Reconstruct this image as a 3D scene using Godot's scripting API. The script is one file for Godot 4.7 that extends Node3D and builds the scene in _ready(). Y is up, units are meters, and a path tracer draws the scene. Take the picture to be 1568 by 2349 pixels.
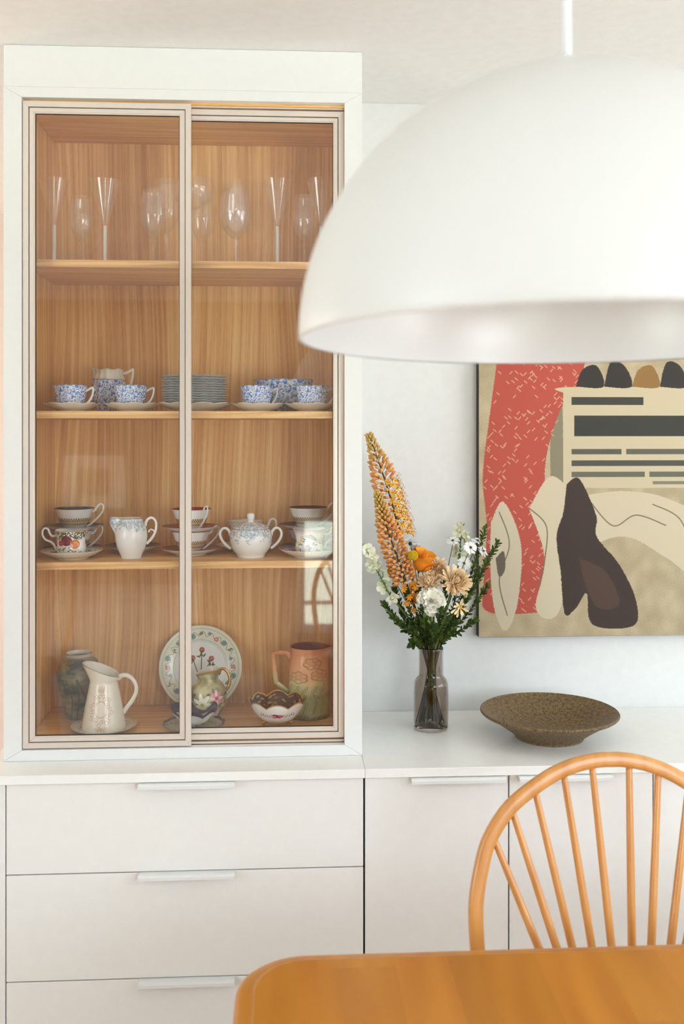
extends Node3D
# A dining corner: an oak-lined display cabinet with sliding glass doors, white base units and worktop, flowers in a vase,
# a stoneware bowl, a canvas print, a dome pendant, a table and spindle chairs. Units are metres, y is up, the floor is y = 0,
# the front of the display cabinet is the plane z = 0 and its outer edge is x = 0.

const EYE := Vector3(0.6388, 1.644, 2.301)
const TURN := 0.0567           # yaw of the camera, radians, to the right
const F := 2284.0              # focal length in pixels of a 1568 x 2349 picture
const CX := 784.0
const CY := 990.0              # the horizon line (the lens is shifted)
const CEIL := 2.524
const WALL := -0.357           # face of the back wall
const TOP := 0.894             # height of the worktop
const SHELF := [0.925, 1.339, 1.692, 2.045]   # the cabinet floor and the tops of its three shelves

var rng := RandomNumberGenerator.new()
var used := {}
var M := {}
var noise := FastNoiseLite.new()

func _ready() -> void:
	rng.seed = 7
	set_camera_and_light()
	make_materials()
	build_room()
	build_cabinet()
	build_base_units()
	build_table()
	build_chairs()
	build_pendant()
	build_poster()
	build_counter_things()
	build_glasses()
	build_blue_shelf()
	build_tea_shelf()
	build_bottom_shelf()
	build_bouquet()
	build_far_side()

func set_camera_and_light() -> void:
	var cam := Camera3D.new()
	cam.name = "camera"
	add_child(cam)
	cam.position = EYE
	cam.rotation = Vector3(0, -TURN, 0)
	var near := 0.05
	cam.set_frustum(2.0 * near * 1174.5 / F, Vector2(0, -184.5 / F * near), near, 100.0)
	cam.current = true
	var at := CameraAttributesPhysical.new()
	at.frustum_focal_length = 35.0
	at.frustum_focus_distance = 2.42
	at.exposure_aperture = 3.2
	at.exposure_multiplier = 1.0
	cam.attributes = at
	var we := WorldEnvironment.new()
	we.name = "surroundings"
	var e := Environment.new()
	e.background_mode = Environment.BG_SKY
	var sky := Sky.new()
	var sm := ProceduralSkyMaterial.new()
	sm.sky_top_color = Color(0.72, 0.82, 0.95)
	sm.sky_horizon_color = Color(0.94, 0.96, 0.98)
	sm.sky_energy_multiplier = 1.0
	sm.ground_bottom_color = Color(0.45, 0.5, 0.38)
	sm.ground_horizon_color = Color(0.7, 0.74, 0.66)
	sky.sky_material = sm
	e.sky = sky
	e.background_energy_multiplier = 3.5
	e.tonemap_mode = Environment.TONE_MAPPER_LINEAR
	e.tonemap_exposure = 0.82
	e.sdfgi_enabled = true
	e.ssao_enabled = true
	e.ssil_enabled = true
	we.environment = e
	add_child(we)
	var sun := DirectionalLight3D.new()
	sun.name = "sun"
	sun.light_energy = 56.0
	sun.light_color = Color(1.0, 0.985, 0.96)
	sun.light_angular_distance = 0.6
	sun.shadow_enabled = true
	add_child(sun)
	sun.look_at_from_position(Vector3(0.5, 9, -6), Vector3(0.5, 0, 0))
	# area lights added inside the windows to stand in for daylight
	daylight("daylight", Vector3(3.52, 1.68, 1.5), Vector3(0.2, 1.68, 1.5), Vector2(2.3, 1.4), 4.1, Color(0.885, 0.945, 1.0))
	daylight("daylight", Vector3(-1.92, 1.66, 2.6), Vector3(0.2, 1.66, 2.6), Vector2(1.6, 1.3), 3.3, Color(0.93, 0.955, 1.0))
	daylight("daylight", Vector3(2.43, 1.65, 4.28), Vector3(2.43, 1.65, 0.0), Vector2(1.6, 1.35), 5.4, Color(0.905, 0.955, 1.0))  # added light at the unseen rear window, to fill the cabinet
	daylight("daylight", Vector3(-1.92, 1.4, -1.15), Vector3(0.0, 1.4, -1.15), Vector2(0.9, 1.3), 2.4, Color(1.0, 0.93, 0.88))  # added warm light, to brighten the wall beyond

func daylight(called: String, from: Vector3, towards: Vector3, size: Vector2, energy: float, color: Color) -> void:
	var l := AreaLight3D.new()
	l.name = numbered(called)
	l.area_size = size
	l.light_energy = energy
	l.light_color = color
	l.shadow_enabled = true
	l.area_range = 20.0
	l.area_attenuation = 2.0
	add_child(l)
	l.look_at_from_position(from, towards)

# ---------------------------------------------------------------- names, labels, things and parts

func numbered(called: String) -> String:
	if not used.has(called):
		used[called] = 0
		return called
	used[called] += 1
	return "%s_%03d" % [called, used[called]]

func tag(o: Node3D, label: String, category: String, group := "") -> Node3D:
	o.set_meta("label", label)
	o.set_meta("category", category)
	if group != "":
		o.set_meta("group", group)
	return o

func thing(called: String, label: String, category: String, at := Vector3.ZERO, turn := 0.0, group := "") -> Node3D:
	var o := Node3D.new()
	o.name = numbered(called)
	add_child(o)
	o.position = at
	o.rotation.y = turn
	tag(o, label, category, group)
	return o

func again(o: Node3D, label: String, at: Vector3, turn: float) -> Node3D:   # another one of the same make
	var c: Node3D = o.duplicate()
	var stem := String(o.name)
	if stem.substr(stem.length() - 4, 1) == "_" and stem.substr(stem.length() - 3).is_valid_int():
		stem = stem.substr(0, stem.length() - 4)
	c.name = numbered(stem)
	add_child(c)
	c.position = at
	c.rotation.y = turn
	c.set_meta("label", label)
	return c

func part(called: String, st: SurfaceTool, mat: Material, parent: Node3D = null, stuff := false) -> MeshInstance3D:
	st.generate_normals()
	st.index()
	var m := st.commit()
	m.surface_set_material(0, mat)
	var o := MeshInstance3D.new()
	o.mesh = m
	if parent == null:
		o.name = numbered(called)
		add_child(o)
	else:
		o.name = called
		parent.add_child(o, true)
	if stuff:
		o.set_meta("kind", "stuff")
	return o

func shell(called: String, st: SurfaceTool, mat: Material, parent: Node3D = null) -> MeshInstance3D:
	var o := part(called, st, mat, parent)
	if parent == null:
		o.set_meta("kind", "structure")
	return o

# ---------------------------------------------------------------- where a point of the room is seen, for laying things out

func depth(px: float, z: float) -> float:
	return (EYE.z - z) / (cos(TURN) - (px - CX) / F * sin(TURN))

func spot(px: float, py: float, z: float) -> Vector3:
	var t := depth(px, z)
	return Vector3(EYE.x + t * (sin(TURN) + (px - CX) / F * cos(TURN)), EYE.y - (py - CY) / F * t, z)

# ---------------------------------------------------------------- shapes

func begin(flat := false) -> SurfaceTool:
	var st := SurfaceTool.new()
	st.begin(Mesh.PRIMITIVE_TRIANGLES)
	st.set_smooth_group(0xFFFFFFFF if flat else 0)
	st.set_color(Color.WHITE)
	st.set_uv(Vector2.ZERO)
	return st

func face(st: SurfaceTool, p: Array, uv := Vector2.ZERO) -> void:   # a flat convex face, clockwise from its front
	for i in range(1, p.size() - 1):
		for v in [p[0], p[i], p[i + 1]]:
			st.set_uv(uv)
			st.add_vertex(v)

func bx(st: SurfaceTool, lo: Vector3, hi: Vector3, b := 0.001) -> void:   # a box with chamfered edges
	b = minf(b, minf(hi.x - lo.x, minf(hi.y - lo.y, hi.z - lo.z)) * 0.45)
	var c := (lo + hi) / 2.0
	var h := (hi - lo) / 2.0
	var V := func(s: Vector3, axis: int) -> Vector3:
		var q := Vector3(s.x * (h.x - b), s.y * (h.y - b), s.z * (h.z - b))
		q[axis] = s[axis] * h[axis]
		return c + q
	var put := func(p: Array, n: Vector3) -> void:
		var nn: Vector3 = (p[1] - p[0]).cross(p[2] - p[0])
		if nn.dot(n) > 0:
			p.reverse()
		face(st, p)
	for a in 3:
		var u := (a + 1) % 3
		var w := (a + 2) % 3
		for s in [-1.0, 1.0]:
			var n := Vector3.ZERO
			n[a] = s
			var q := []
			for k in [[-1, -1], [1, -1], [1, 1], [-1, 1]]:
				var e := Vector3.ZERO
				e[a] = s
				e[u] = k[0]
				e[w] = k[1]
				q.append(V.call(e, a))
			put.call(q, n)
			for r in [-1.0, 1.0]:      # edge between axis a (sign s) and axis u (sign r)
				var e0 := Vector3.ZERO
				e0[a] = s
				e0[u] = r
				e0[w] = -1
				var e1 := e0
				e1[w] = 1
				var m := n
				m[u] = r
				put.call([V.call(e0, a), V.call(e1, a), V.call(e1, u), V.call(e0, u)], m)
	for sx in [-1.0, 1.0]:
		for sy in [-1.0, 1.0]:
			for sz in [-1.0, 1.0]:
				var s := Vector3(sx, sy, sz)
				put.call([V.call(s, 0), V.call(s, 1), V.call(s, 2)], s)

func box_part(called: String, lo: Vector3, hi: Vector3, mat: Material, parent: Node3D = null, b := 0.001) -> MeshInstance3D:
	var st := begin(true)
	bx(st, lo, hi, b)
	return part(called, st, mat, parent)

func cr(p: Array, n: int) -> Array:   # a smooth curve through points (Vector2 or Vector3), n steps between neighbours
	var out := []
	for i in p.size() - 1:
		var a = p[maxi(i - 1, 0)]
		var b = p[i]
		var c = p[i + 1]
		var d = p[mini(i + 2, p.size() - 1)]
		for k in n:
			out.append(b.cubic_interpolate(c, a, d, float(k) / n))
	out.append(p[p.size() - 1])
	return out

# A turned shape: profile points (radius, height), the front (+z) at u = 0.5. f(angle, share, r, y) may change a ring.
func lathe(st: SurfaceTool, prof: Array, segs: int, o := Vector3.ZERO, v0 := 1.0, v1 := 0.0, f = null, planar := 0.0) -> void:
	var n := prof.size()
	var run := [0.0]
	for j in range(1, n):
		run.append(run[j - 1] + (prof[j] - prof[j - 1]).length())
	var whole: float = maxf(run[n - 1], 1e-6)
	var pos := []
	var uvs := []
	for j in n:
		var k: float = run[j] / whole
		for i in segs + 1:
			var th := -PI + TAU * i / segs
			if i == segs:
				th = PI
			var q: Vector2 = prof[j]
			if f != null:
				q = f.call(-PI if i == segs else th, k, q.x, q.y)
			var s := sin(-PI if i == segs else th)
			var c := cos(th)
			pos.append(o + Vector3(q.x * s, q.y, q.x * c))
			uvs.append(Vector2(0.5 + q.x * s / (2.0 * planar), 0.5 + q.x * c / (2.0 * planar)) if planar > 0.0 else Vector2(float(i) / segs, lerpf(v0, v1, k)))
	grid(st, pos, uvs, n, segs + 1)

func grid(st: SurfaceTool, pos: Array, uvs: Array, rows: int, cols: int) -> void:
	for j in rows - 1:
		for i in cols - 1:
			var a := j * cols + i
			var b := (j + 1) * cols + i
			for t in [[a, b, b + 1], [a, b + 1, a + 1]]:
				var p0: Vector3 = pos[t[0]]
				var p1: Vector3 = pos[t[1]]
				var p2: Vector3 = pos[t[2]]
				if (p1 - p0).cross(p2 - p0).length_squared() < 1e-20:
					continue
				for v in t:
					st.set_uv(uvs[v])
					st.add_vertex(pos[v])

# A bar swept along points; radius may be one number or one for each point; flat squashes it along the hint direction.
func tube(st: SurfaceTool, pts: Array, radius, sides := 10, squash := 1.0, hint := Vector3.ZERO, square := 0.0) -> void:
	var n := pts.size()
	var pos := []
	var uvs := []
	var N := hint
	for j in n:
		var T: Vector3 = (pts[mini(j + 1, n - 1)] - pts[maxi(j - 1, 0)]).normalized()
		if j == 0 and N == Vector3.ZERO:
			N = Vector3.UP if absf(T.y) < 0.9 else Vector3.RIGHT
		N = (N - T * N.dot(T)).normalized()
		var B := T.cross(N)
		var r: float = radius[j] if radius is Array else radius
		for i in sides + 1:
			var a := TAU * (i % sides) / sides
			var c := cos(a)
			var s := sin(a)
			if square > 0.0:   # towards a rounded square
				var m := lerpf(1.0, 1.0 / maxf(absf(c), absf(s)), square)
				c *= m
				s *= m
			pos.append(pts[j] + (N * c * squash + B * s) * r)
			uvs.append(Vector2(float(i) / sides, float(j) / (n - 1)))
	grid(st, pos, uvs, n, sides + 1)
	for end in [0, n - 1]:
		for i in sides:
			var p0: Vector3 = pos[end * (sides + 1) + i]
			var p1: Vector3 = pos[end * (sides + 1) + i + 1]
			for v in ([pts[end], p0, p1] if end == 0 else [pts[end], p1, p0]):
				st.set_uv(Vector2(0.5, 0.5))
				st.add_vertex(v)

func blob(st: SurfaceTool, xf: Transform3D, col := Color.WHITE, nu := 8, nv := 5) -> void:   # a ball of radius 1, placed and stretched
	var pos := []
	var uvs := []
	for j in nv + 1:
		var b := -PI / 2 + PI * j / nv
		for i in nu + 1:
			var a := TAU * (i % nu) / nu
			pos.append(xf * Vector3(sin(a) * cos(b), sin(b), cos(a) * cos(b)))
			uvs.append(Vector2(float(i) / nu, float(j) / nv))
	st.set_color(col)
	grid(st, pos, uvs, nv + 1, nu + 1)

# A leaf or petal: from base along dir, bending towards up; width profile rises to its widest at share w.
func blade(st: SurfaceTool, base: Vector3, dir: Vector3, up: Vector3, length: float, width: float, bend: float, cup: float, col: Color, tip := Color.TRANSPARENT, n := 4, widest := 0.55, blunt := 0.0) -> void:
	dir = dir.normalized()
	var side := dir.cross(up).normalized()
	var nrm := side.cross(dir).normalized()
	var rows := []
	for j in n + 1:
		var k := float(j) / n
		var a := bend * k
		var c := base + length * k * (dir * cos(a * 0.5) + nrm * sin(a * 0.5))
		var w := width * 0.5 * pow(sin(PI * pow(clampf(k * (1.0 - blunt), 0, 1), log(0.5) / log(widest))), 0.8)
		if j == 0:
			w = maxf(w, width * 0.08)
		var lift := nrm.rotated(side, a) * cup * w
		rows.append([c - side * w + lift, c, c + side * w + lift])
	for j in n:
		for i in 2:
			var q := [rows[j][i], rows[j + 1][i], rows[j + 1][i + 1], rows[j][i + 1]]
			for t in [[0, 1, 2], [0, 2, 3]]:
				var p0: Vector3 = q[t[0]]
				if (q[t[1]] - p0).cross(q[t[2]] - p0).length_squared() < 1e-20:
					continue
				for v in t:
					var k := (float(j) + (1.0 if v == 1 or v == 2 else 0.0)) / n
					st.set_color(col.lerp(tip, k) if tip.a > 0.0 else col)
					st.set_uv(Vector2(0.5, k))
					st.add_vertex(q[v])

func jitter(c: Color, amount: float) -> Color:
	var k := 1.0 + rng.randf_range(-amount, amount)
	return Color(c.r * k, c.g * k * (1.0 + rng.randf_range(-amount, amount) * 0.3), c.b * k)

func lin(r: float, g: float, b: float) -> Color:   # a colour given as a picture shows it, for vertex colours
	return Color(r / 255.0, g / 255.0, b / 255.0).srgb_to_linear()

func rgb(r: float, g: float, b: float, a := 1.0) -> Color:
	return Color(r / 255.0, g / 255.0, b / 255.0, a)

# ---------------------------------------------------------------- materials

func plain(called: String, c: Color, rough := 0.5, metal := 0.0, spec := 0.5) -> StandardMaterial3D:
	var m := StandardMaterial3D.new()
	m.resource_name = called
	m.albedo_color = c
	m.roughness = rough
	m.metallic = metal
	m.metallic_specular = spec
	return m

func printed(called: String, img: Image, rough := 0.15) -> StandardMaterial3D:
	var m := plain(called, Color.WHITE, rough)
	m.albedo_texture = ImageTexture.create_from_image(img)
	return m

func grained(called: String, img: Image, scale: Vector3, rough: float, relief := 0.0, offset := Vector3.ZERO) -> StandardMaterial3D:
	var m := plain(called, Color.WHITE, rough)
	m.albedo_texture = ImageTexture.create_from_image(img)
	m.uv1_triplanar = true
	m.uv1_world_triplanar = true
	m.uv1_triplanar_sharpness = 8.0
	m.uv1_scale = scale
	m.uv1_offset = offset
	if relief > 0.0:
		m.heightmap_enabled = true
		m.heightmap_texture = m.albedo_texture
		m.heightmap_scale = relief
	return m

func painted_wall(called: String, c: Color, rough: float, grain := 0.02, relief := 0.0) -> StandardMaterial3D:
	var m := plain(called, c, rough)
	var n := FastNoiseLite.new()
	n.seed = called.length() * 13
	n.frequency = 0.05
	n.fractal_octaves = 4
	var t := NoiseTexture2D.new()
	t.width = 256
	t.height = 256
	t.seamless = true
	t.noise = n
	var g := Gradient.new()
	g.colors = PackedColorArray([Color(1, 1, 1) * (1.0 - grain) + Color(0, 0, 0, 1), Color(1, 1, 1)])
	g.offsets = PackedFloat32Array([0.0, 1.0])
	t.color_ramp = g
	m.albedo_texture = t
	m.uv1_triplanar = true
	m.uv1_world_triplanar = true
	m.uv1_scale = Vector3(2, 2, 2)
	if relief > 0.0:
		m.heightmap_enabled = true
		m.heightmap_texture = t
		m.heightmap_scale = relief
	return m

func clear_glass(called: String, c: Color, a: float) -> StandardMaterial3D:
	var m := plain(called, Color(c.r, c.g, c.b, a), 0.02)
	m.transparency = BaseMaterial3D.TRANSPARENCY_ALPHA
	return m

func tinted(called: String, rough := 0.6, back := 0.0) -> StandardMaterial3D:   # takes its colour from the vertices
	var m := plain(called, Color.WHITE, rough, 0.0, 0.35)
	m.vertex_color_use_as_albedo = true
	if back > 0.0:
		m.backlight_enabled = true
		m.backlight = Color(back, back, back)
	return m

func wood_image(size: int, light: Color, dark: Color, across: float, along: float, figure: float, pores: float, sd: int) -> Image:   # grain runs down the picture
	var img := Image.create(size, size, false, Image.FORMAT_RGB8)
	noise.seed = sd
	noise.noise_type = FastNoiseLite.TYPE_SIMPLEX_SMOOTH
	noise.fractal_octaves = 2
	noise.frequency = 1.0
	for y in size:
		var v := float(y) / size
		for x in size:
			var u := float(x) / size
			var w := u + 0.035 * noise.get_noise_2d(u * 2.0, v * 1.6)
			var streak := noise.get_noise_2d(w * across, v * along)
			var rings := sin((w * 9.0 + figure * noise.get_noise_2d(w * 3.0 + 40.0, v * 1.3)) * TAU * 1.6)
			var pore := noise.get_noise_2d(w * across * 4.3 + 90.0, v * along * 4.0)
			var t := 0.42 + 0.42 * streak + 0.10 * rings + (pores * maxf(0.0, pore - 0.05))
			t += 0.16 * noise.get_noise_2d(u * 3.0 + 11.0, v * 0.7)
			img.set_pixel(x, y, light.lerp(dark, clampf(t, 0.0, 1.0)))
	return img

func lit_edge_image(src: Image) -> Image:   # the same oak, with the light on its front edge put into the colour
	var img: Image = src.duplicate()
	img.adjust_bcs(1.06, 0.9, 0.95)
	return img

# painting on pictures that wrap round a pot
func dab(img: Image, x: float, y: float, r: float, c: Color, squash := 1.0) -> void:
	var w := img.get_width()
	var h := img.get_height()
	var rx := r * squash
	for j in range(maxi(0, int(y - r - 1)), mini(h, int(y + r + 2))):
		for i in range(int(x - rx - 1), int(x + rx + 2)):
			var d := sqrt(pow((i - x) / maxf(squash, 0.01), 2.0) + pow(j - y, 2.0))
			var a := clampf(r - d + 0.5, 0.0, 1.0) * c.a
			if a > 0.0:
				var k := posmod(i, w)
				img.set_pixel(k, j, img.get_pixel(k, j).lerp(Color(c.r, c.g, c.b), a))

func stroke(img: Image, pts: Array, r: float, c: Color) -> void:
	for i in pts.size() - 1:
		var a: Vector2 = pts[i]
		var b: Vector2 = pts[i + 1]
		var n := maxi(1, int((b - a).length() / maxf(r * 0.7, 0.7)))
		for k in n:
			var q := a.lerp(b, float(k) / n)
			dab(img, q.x, q.y, r, c)

func bloom(img: Image, x: float, y: float, r: float, outer: Color, inner: Color, petals := 5) -> void:
	for i in petals:
		var a := TAU * i / petals + x
		dab(img, x + cos(a) * r * 0.58, y + sin(a) * r * 0.58, r * 0.5, outer.lerp(inner, rng.randf() * 0.35))
	dab(img, x, y, r * 0.28, inner)

func rose_print(img: Image, x: float, y: float, r: float, deep: Color, pale: Color) -> void:
	dab(img, x, y, r, deep)
	for i in 16:
		var a := i * 2.4
		var q := r * (0.9 - i * 0.05)
		dab(img, x + cos(a) * q * 0.6, y + sin(a) * q * 0.6, r * 0.24, deep.lerp(pale, rng.randf()))

func leaf_print(img: Image, x: float, y: float, r: float, a: float, c: Color) -> void:
	for i in 7:
		var k := (i - 3) / 3.0
		dab(img, x + cos(a) * r * k, y + sin(a) * r * k, r * 0.42 * (1.0 - k * k * 0.7), c)

func sheet(w: int, h: int, c: Color) -> Image:
	var img := Image.create(w, h, false, Image.FORMAT_RGB8)
	img.fill(c)
	return img

func transfer_image() -> Image:   # blue flowers and foliage, transfer-printed on white
	var img := sheet(640, 200, rgb(240, 241, 238))
	noise.seed = 5
	for y in 200:
		for x in 640:
			var n := noise.get_noise_2d(x * 0.05, y * 0.042) + 0.6 * noise.get_noise_2d(x * 0.13 + 50, y * 0.12)
			if n > 0.06:
				img.set_pixel(x, y, rgb(168, 190, 228).lerp(rgb(70, 112, 200), clampf(n * 2.1 - 0.1, 0, 1)))
			elif n > -0.12:
				img.set_pixel(x, y, rgb(214, 224, 238))
	for i in 46:
		var x := rng.randf() * 640
		var y := rng.randf_range(12, 170)
		bloom(img, x, y, rng.randf_range(8, 14), rgb(244, 244, 242), rgb(86, 124, 204), 6)
		dab(img, x + 14, y + 6, 3.0, rgb(70, 108, 194))
	for i in 60:
		leaf_print(img, rng.randf() * 640, rng.randf_range(6, 190), rng.randf_range(3, 6), rng.randf() * TAU, rgb(74, 112, 196) if i % 2 else rgb(132, 164, 218))
	for i in 14:   # white ribs low on the flutes
		leaf_print(img, i * 640.0 / 14 + 14, 165, 22, 1.45, rgb(242, 243, 241))
	img.fill_rect(Rect2i(0, 0, 640, 3), rgb(104, 132, 200))
	return img

func gold_band_image() -> Image:
	var img := sheet(640, 160, rgb(241, 237, 228))
	img.fill_rect(Rect2i(0, 58, 640, 42), rgb(226, 204, 158))
	for i in 40:
		var x := i * 16.0
		for k in 16:
			var a := TAU * k / 16
			dab(img, x + cos(a) * 5.4, 74 + sin(a) * 7.5, 1.7, rgb(96, 60, 18))
			dab(img, x + 8 + cos(a) * 4.0, 92 + sin(a) * 5.0, 1.6, rgb(150, 102, 36))
		dab(img, x, 62, 2.8, rgb(74, 46, 12))
		dab(img, x + 7.5, 76, 2.8, rgb(96, 60, 18))
		dab(img, x, 92, 2.4, rgb(140, 96, 34))
	for x in 640:
		for y in range(99, 105):
			img.set_pixel(x, y, rgb(158, 110, 42))
	img.fill_rect(Rect2i(0, 0, 640, 3), rgb(176, 140, 84))
	return img

func blue_sprig_image(from: int, to: int) -> Image:
	var img := sheet(512, 192, rgb(240, 239, 232))
	for i in 420:
		var x := rng.randf() * 512
		var k := rng.randf()
		var y := lerpf(from, to, k * (0.75 + 0.25 * sin(x * 0.13)))
		bloom(img, x, y, rng.randf_range(2.8, 5.2), [rgb(166, 188, 212), rgb(190, 204, 218), rgb(148, 174, 206), rgb(200, 206, 210)][i % 4], rgb(206, 206, 186))
	img.fill_rect(Rect2i(0, 0, 512, 3), rgb(150, 146, 140))
	return img

func rose_cup_image() -> Image:
	var img := sheet(512, 192, rgb(243, 240, 232))
	for i in 330:
		var x := rng.randf() * 512
		leaf_print(img, x, rng.randf_range(6, 26 + 30 * absf(sin(x * 0.0245))), rng.randf_range(4, 8), rng.randf() * TAU, [rgb(96, 104, 52), rgb(70, 84, 40), rgb(120, 90, 48), rgb(60, 44, 28)][i % 4])
	for c in [256.0, 60.0, 452.0]:
		rose_print(img, c - 14, 62, 32, rgb(106, 10, 32), rgb(168, 40, 64))
		rose_print(img, c - 50, 78, 18, rgb(166, 20, 58), rgb(214, 70, 96))
		rose_print(img, c + 36, 84, 29, rgb(214, 106, 44), rgb(248, 196, 120))
		for k in 18:
			leaf_print(img, c + rng.randf_range(-70, 70), 116 + rng.randf_range(-14, 20), 7, rng.randf() * TAU, rgb(104, 118, 62))
	img.fill_rect(Rect2i(0, 0, 512, 4), rgb(196, 150, 70))
	return img

func lilac_cup_image() -> Image:
	var img := sheet(512, 192, rgb(242, 238, 234))
	for x in 512:
		for y in 34:
			img.set_pixel(x, y, rgb(214, 176, 184).lerp(rgb(242, 238, 234), y / 34.0))
	for i in 46:
		var x := rng.randf() * 512
		var y := rng.randf_range(30, 165)
		bloom(img, x, y, rng.randf_range(8, 15), [rgb(168, 138, 178), rgb(226, 206, 140), rgb(196, 168, 190)][i % 3], rgb(230, 200, 120))
		leaf_print(img, x + 16, y + 8, 10, rng.randf() * TAU, rgb(108, 112, 78))
	return img

func wreath_plate_image() -> Image:   # seen from above, rim at the edge
	var img := sheet(512, 512, rgb(238, 240, 232))
	for y in 512:
		for x in 512:
			var d := Vector2(x - 256, y - 256).length()
			if d > 168:
				img.set_pixel(x, y, rgb(230, 232, 208))
			if absf(d - 168) < 1.3 or absf(d - 238) < 1.6:
				img.set_pixel(x, y, rgb(178, 188, 150))
	for i in 24:
		var a := TAU * i / 24
		var q := 204.0 + 10.0 * sin(i * 2.1)
		var p := Vector2(256 + cos(a) * q, 256 + sin(a) * q)
		match i % 4:
			0:
				bloom(img, p.x, p.y, 15, rgb(212, 124, 128), rgb(240, 206, 190))
			1:
				bloom(img, p.x, p.y, 17, rgb(138, 168, 160), rgb(96, 136, 138), 7)
			2:
				for k in 3:
					leaf_print(img, p.x + rng.randf_range(-12, 12), p.y + rng.randf_range(-12, 12), 11, rng.randf() * TAU, rgb(132, 138, 98))
			3:
				bloom(img, p.x, p.y, 12, rgb(150, 162, 184), rgb(118, 134, 168), 4)
		var pts := []
		for k in 9:
			var b := a + TAU / 24 * k / 8.0
			var s := 204.0 + 14.0 * sin(b * 24.0)
			pts.append(Vector2(256 + cos(b) * s, 256 + sin(b) * s))
		stroke(img, pts, 1.3, rgb(128, 122, 84))
	for s in [[-34, -20], [4, -58], [44, -16]]:   # rosebuds on stems in the middle
		var top := Vector2(256 + s[0] * 1.5, 226 + s[1] * 1.3)
		stroke(img, [Vector2(256 + s[0] * 0.2, 310), Vector2(256 + s[0] * 0.8, 270), top], 2.6, rgb(110, 92, 64))
		rose_print(img, top.x, top.y, 17, rgb(184, 84, 82), rgb(226, 150, 136))
		for k in 5:
			leaf_print(img, top.x + rng.randf_range(-22, 22), top.y + rng.randf_range(6, 42), 12, rng.randf() * TAU, rgb(92, 104, 62))
	return img

func small_plate_image(edge: Color, ground: Color, sprays: Color) -> Image:
	var img := sheet(256, 256, ground)
	for y in 256:
		for x in 256:
			var d := Vector2(x - 128, y - 128).length()
			if d > 116:
				img.set_pixel(x, y, edge)
	for i in 46:
		var a := TAU * i / 46 + 0.1
		var q := rng.randf_range(82, 112)
		leaf_print(img, 128 + cos(a) * q, 128 + sin(a) * q, rng.randf_range(4, 9), rng.randf() * TAU, sprays.lerp(ground, rng.randf() * 0.5))
	return img

func landscape_image() -> Image:   # a dark painted woodland round a vase
	var img := sheet(256, 256, rgb(120, 116, 84))
	noise.seed = 21
	for y in 256:
		for x in 256:
			var n := noise.get_noise_2d(x * 0.014, y * 0.016) + 0.5 * noise.get_noise_2d(x * 0.05 + 9, y * 0.05)
			var c := rgb(150, 142, 108).lerp(rgb(72, 84, 48), clampf(0.5 + n, 0, 1))
			if n > 0.3:
				c = rgb(38, 50, 28)
			img.set_pixel(x, y, c.lerp(rgb(168, 150, 126), clampf((40.0 - y) / 40.0, 0, 1)))
	for i in 16:
		var x := rng.randf() * 256
		stroke(img, [Vector2(x, 250), Vector2(x + rng.randf_range(-14, 14), 170), Vector2(x + rng.randf_range(-26, 26), 90)], 1.5, rgb(64, 46, 26))
	img.fill_rect(Rect2i(0, 0, 256, 10), rgb(196, 182, 160))
	return img

func lily_jug_image() -> Image:
	var img := sheet(512, 256, rgb(176, 166, 126))
	noise.seed = 33
	for y in 256:
		for x in 512:
			var n := noise.get_noise_2d(x * 0.012, y * 0.014)
			img.set_pixel(x, y, rgb(206, 196, 150).lerp(rgb(140, 134, 96), clampf(0.5 + n, 0, 1)))
	for i in 70:
		leaf_print(img, rng.randf() * 512, rng.randf_range(90, 230), rng.randf_range(8, 17), rng.randf() * TAU, [rgb(84, 90, 54), rgb(120, 122, 76), rgb(62, 60, 44)][i % 3])
	for c in [236.0, 480.0]:
		for k in 7:
			leaf_print(img, c + cos(TAU * k / 7) * 22, 150 + sin(TAU * k / 7) * 26, 24, TAU * k / 7, rgb(242, 238, 210))
		dab(img, c, 150, 9, rgb(206, 176, 70))
	for c in [300.0, 60.0]:
		for k in 8:
			leaf_print(img, c + cos(TAU * k / 8) * 17, 122 + sin(TAU * k / 8) * 19, 18, TAU * k / 8, rgb(222, 130, 140) if k % 2 else rgb(240, 188, 188))
		dab(img, c, 122, 8, rgb(150, 110, 50))
		rose_print(img, c + 6, 196, 24, rgb(206, 150, 140), rgb(236, 206, 190))
	img.fill_rect(Rect2i(0, 0, 512, 10), rgb(178, 140, 64))
	return img

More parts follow.
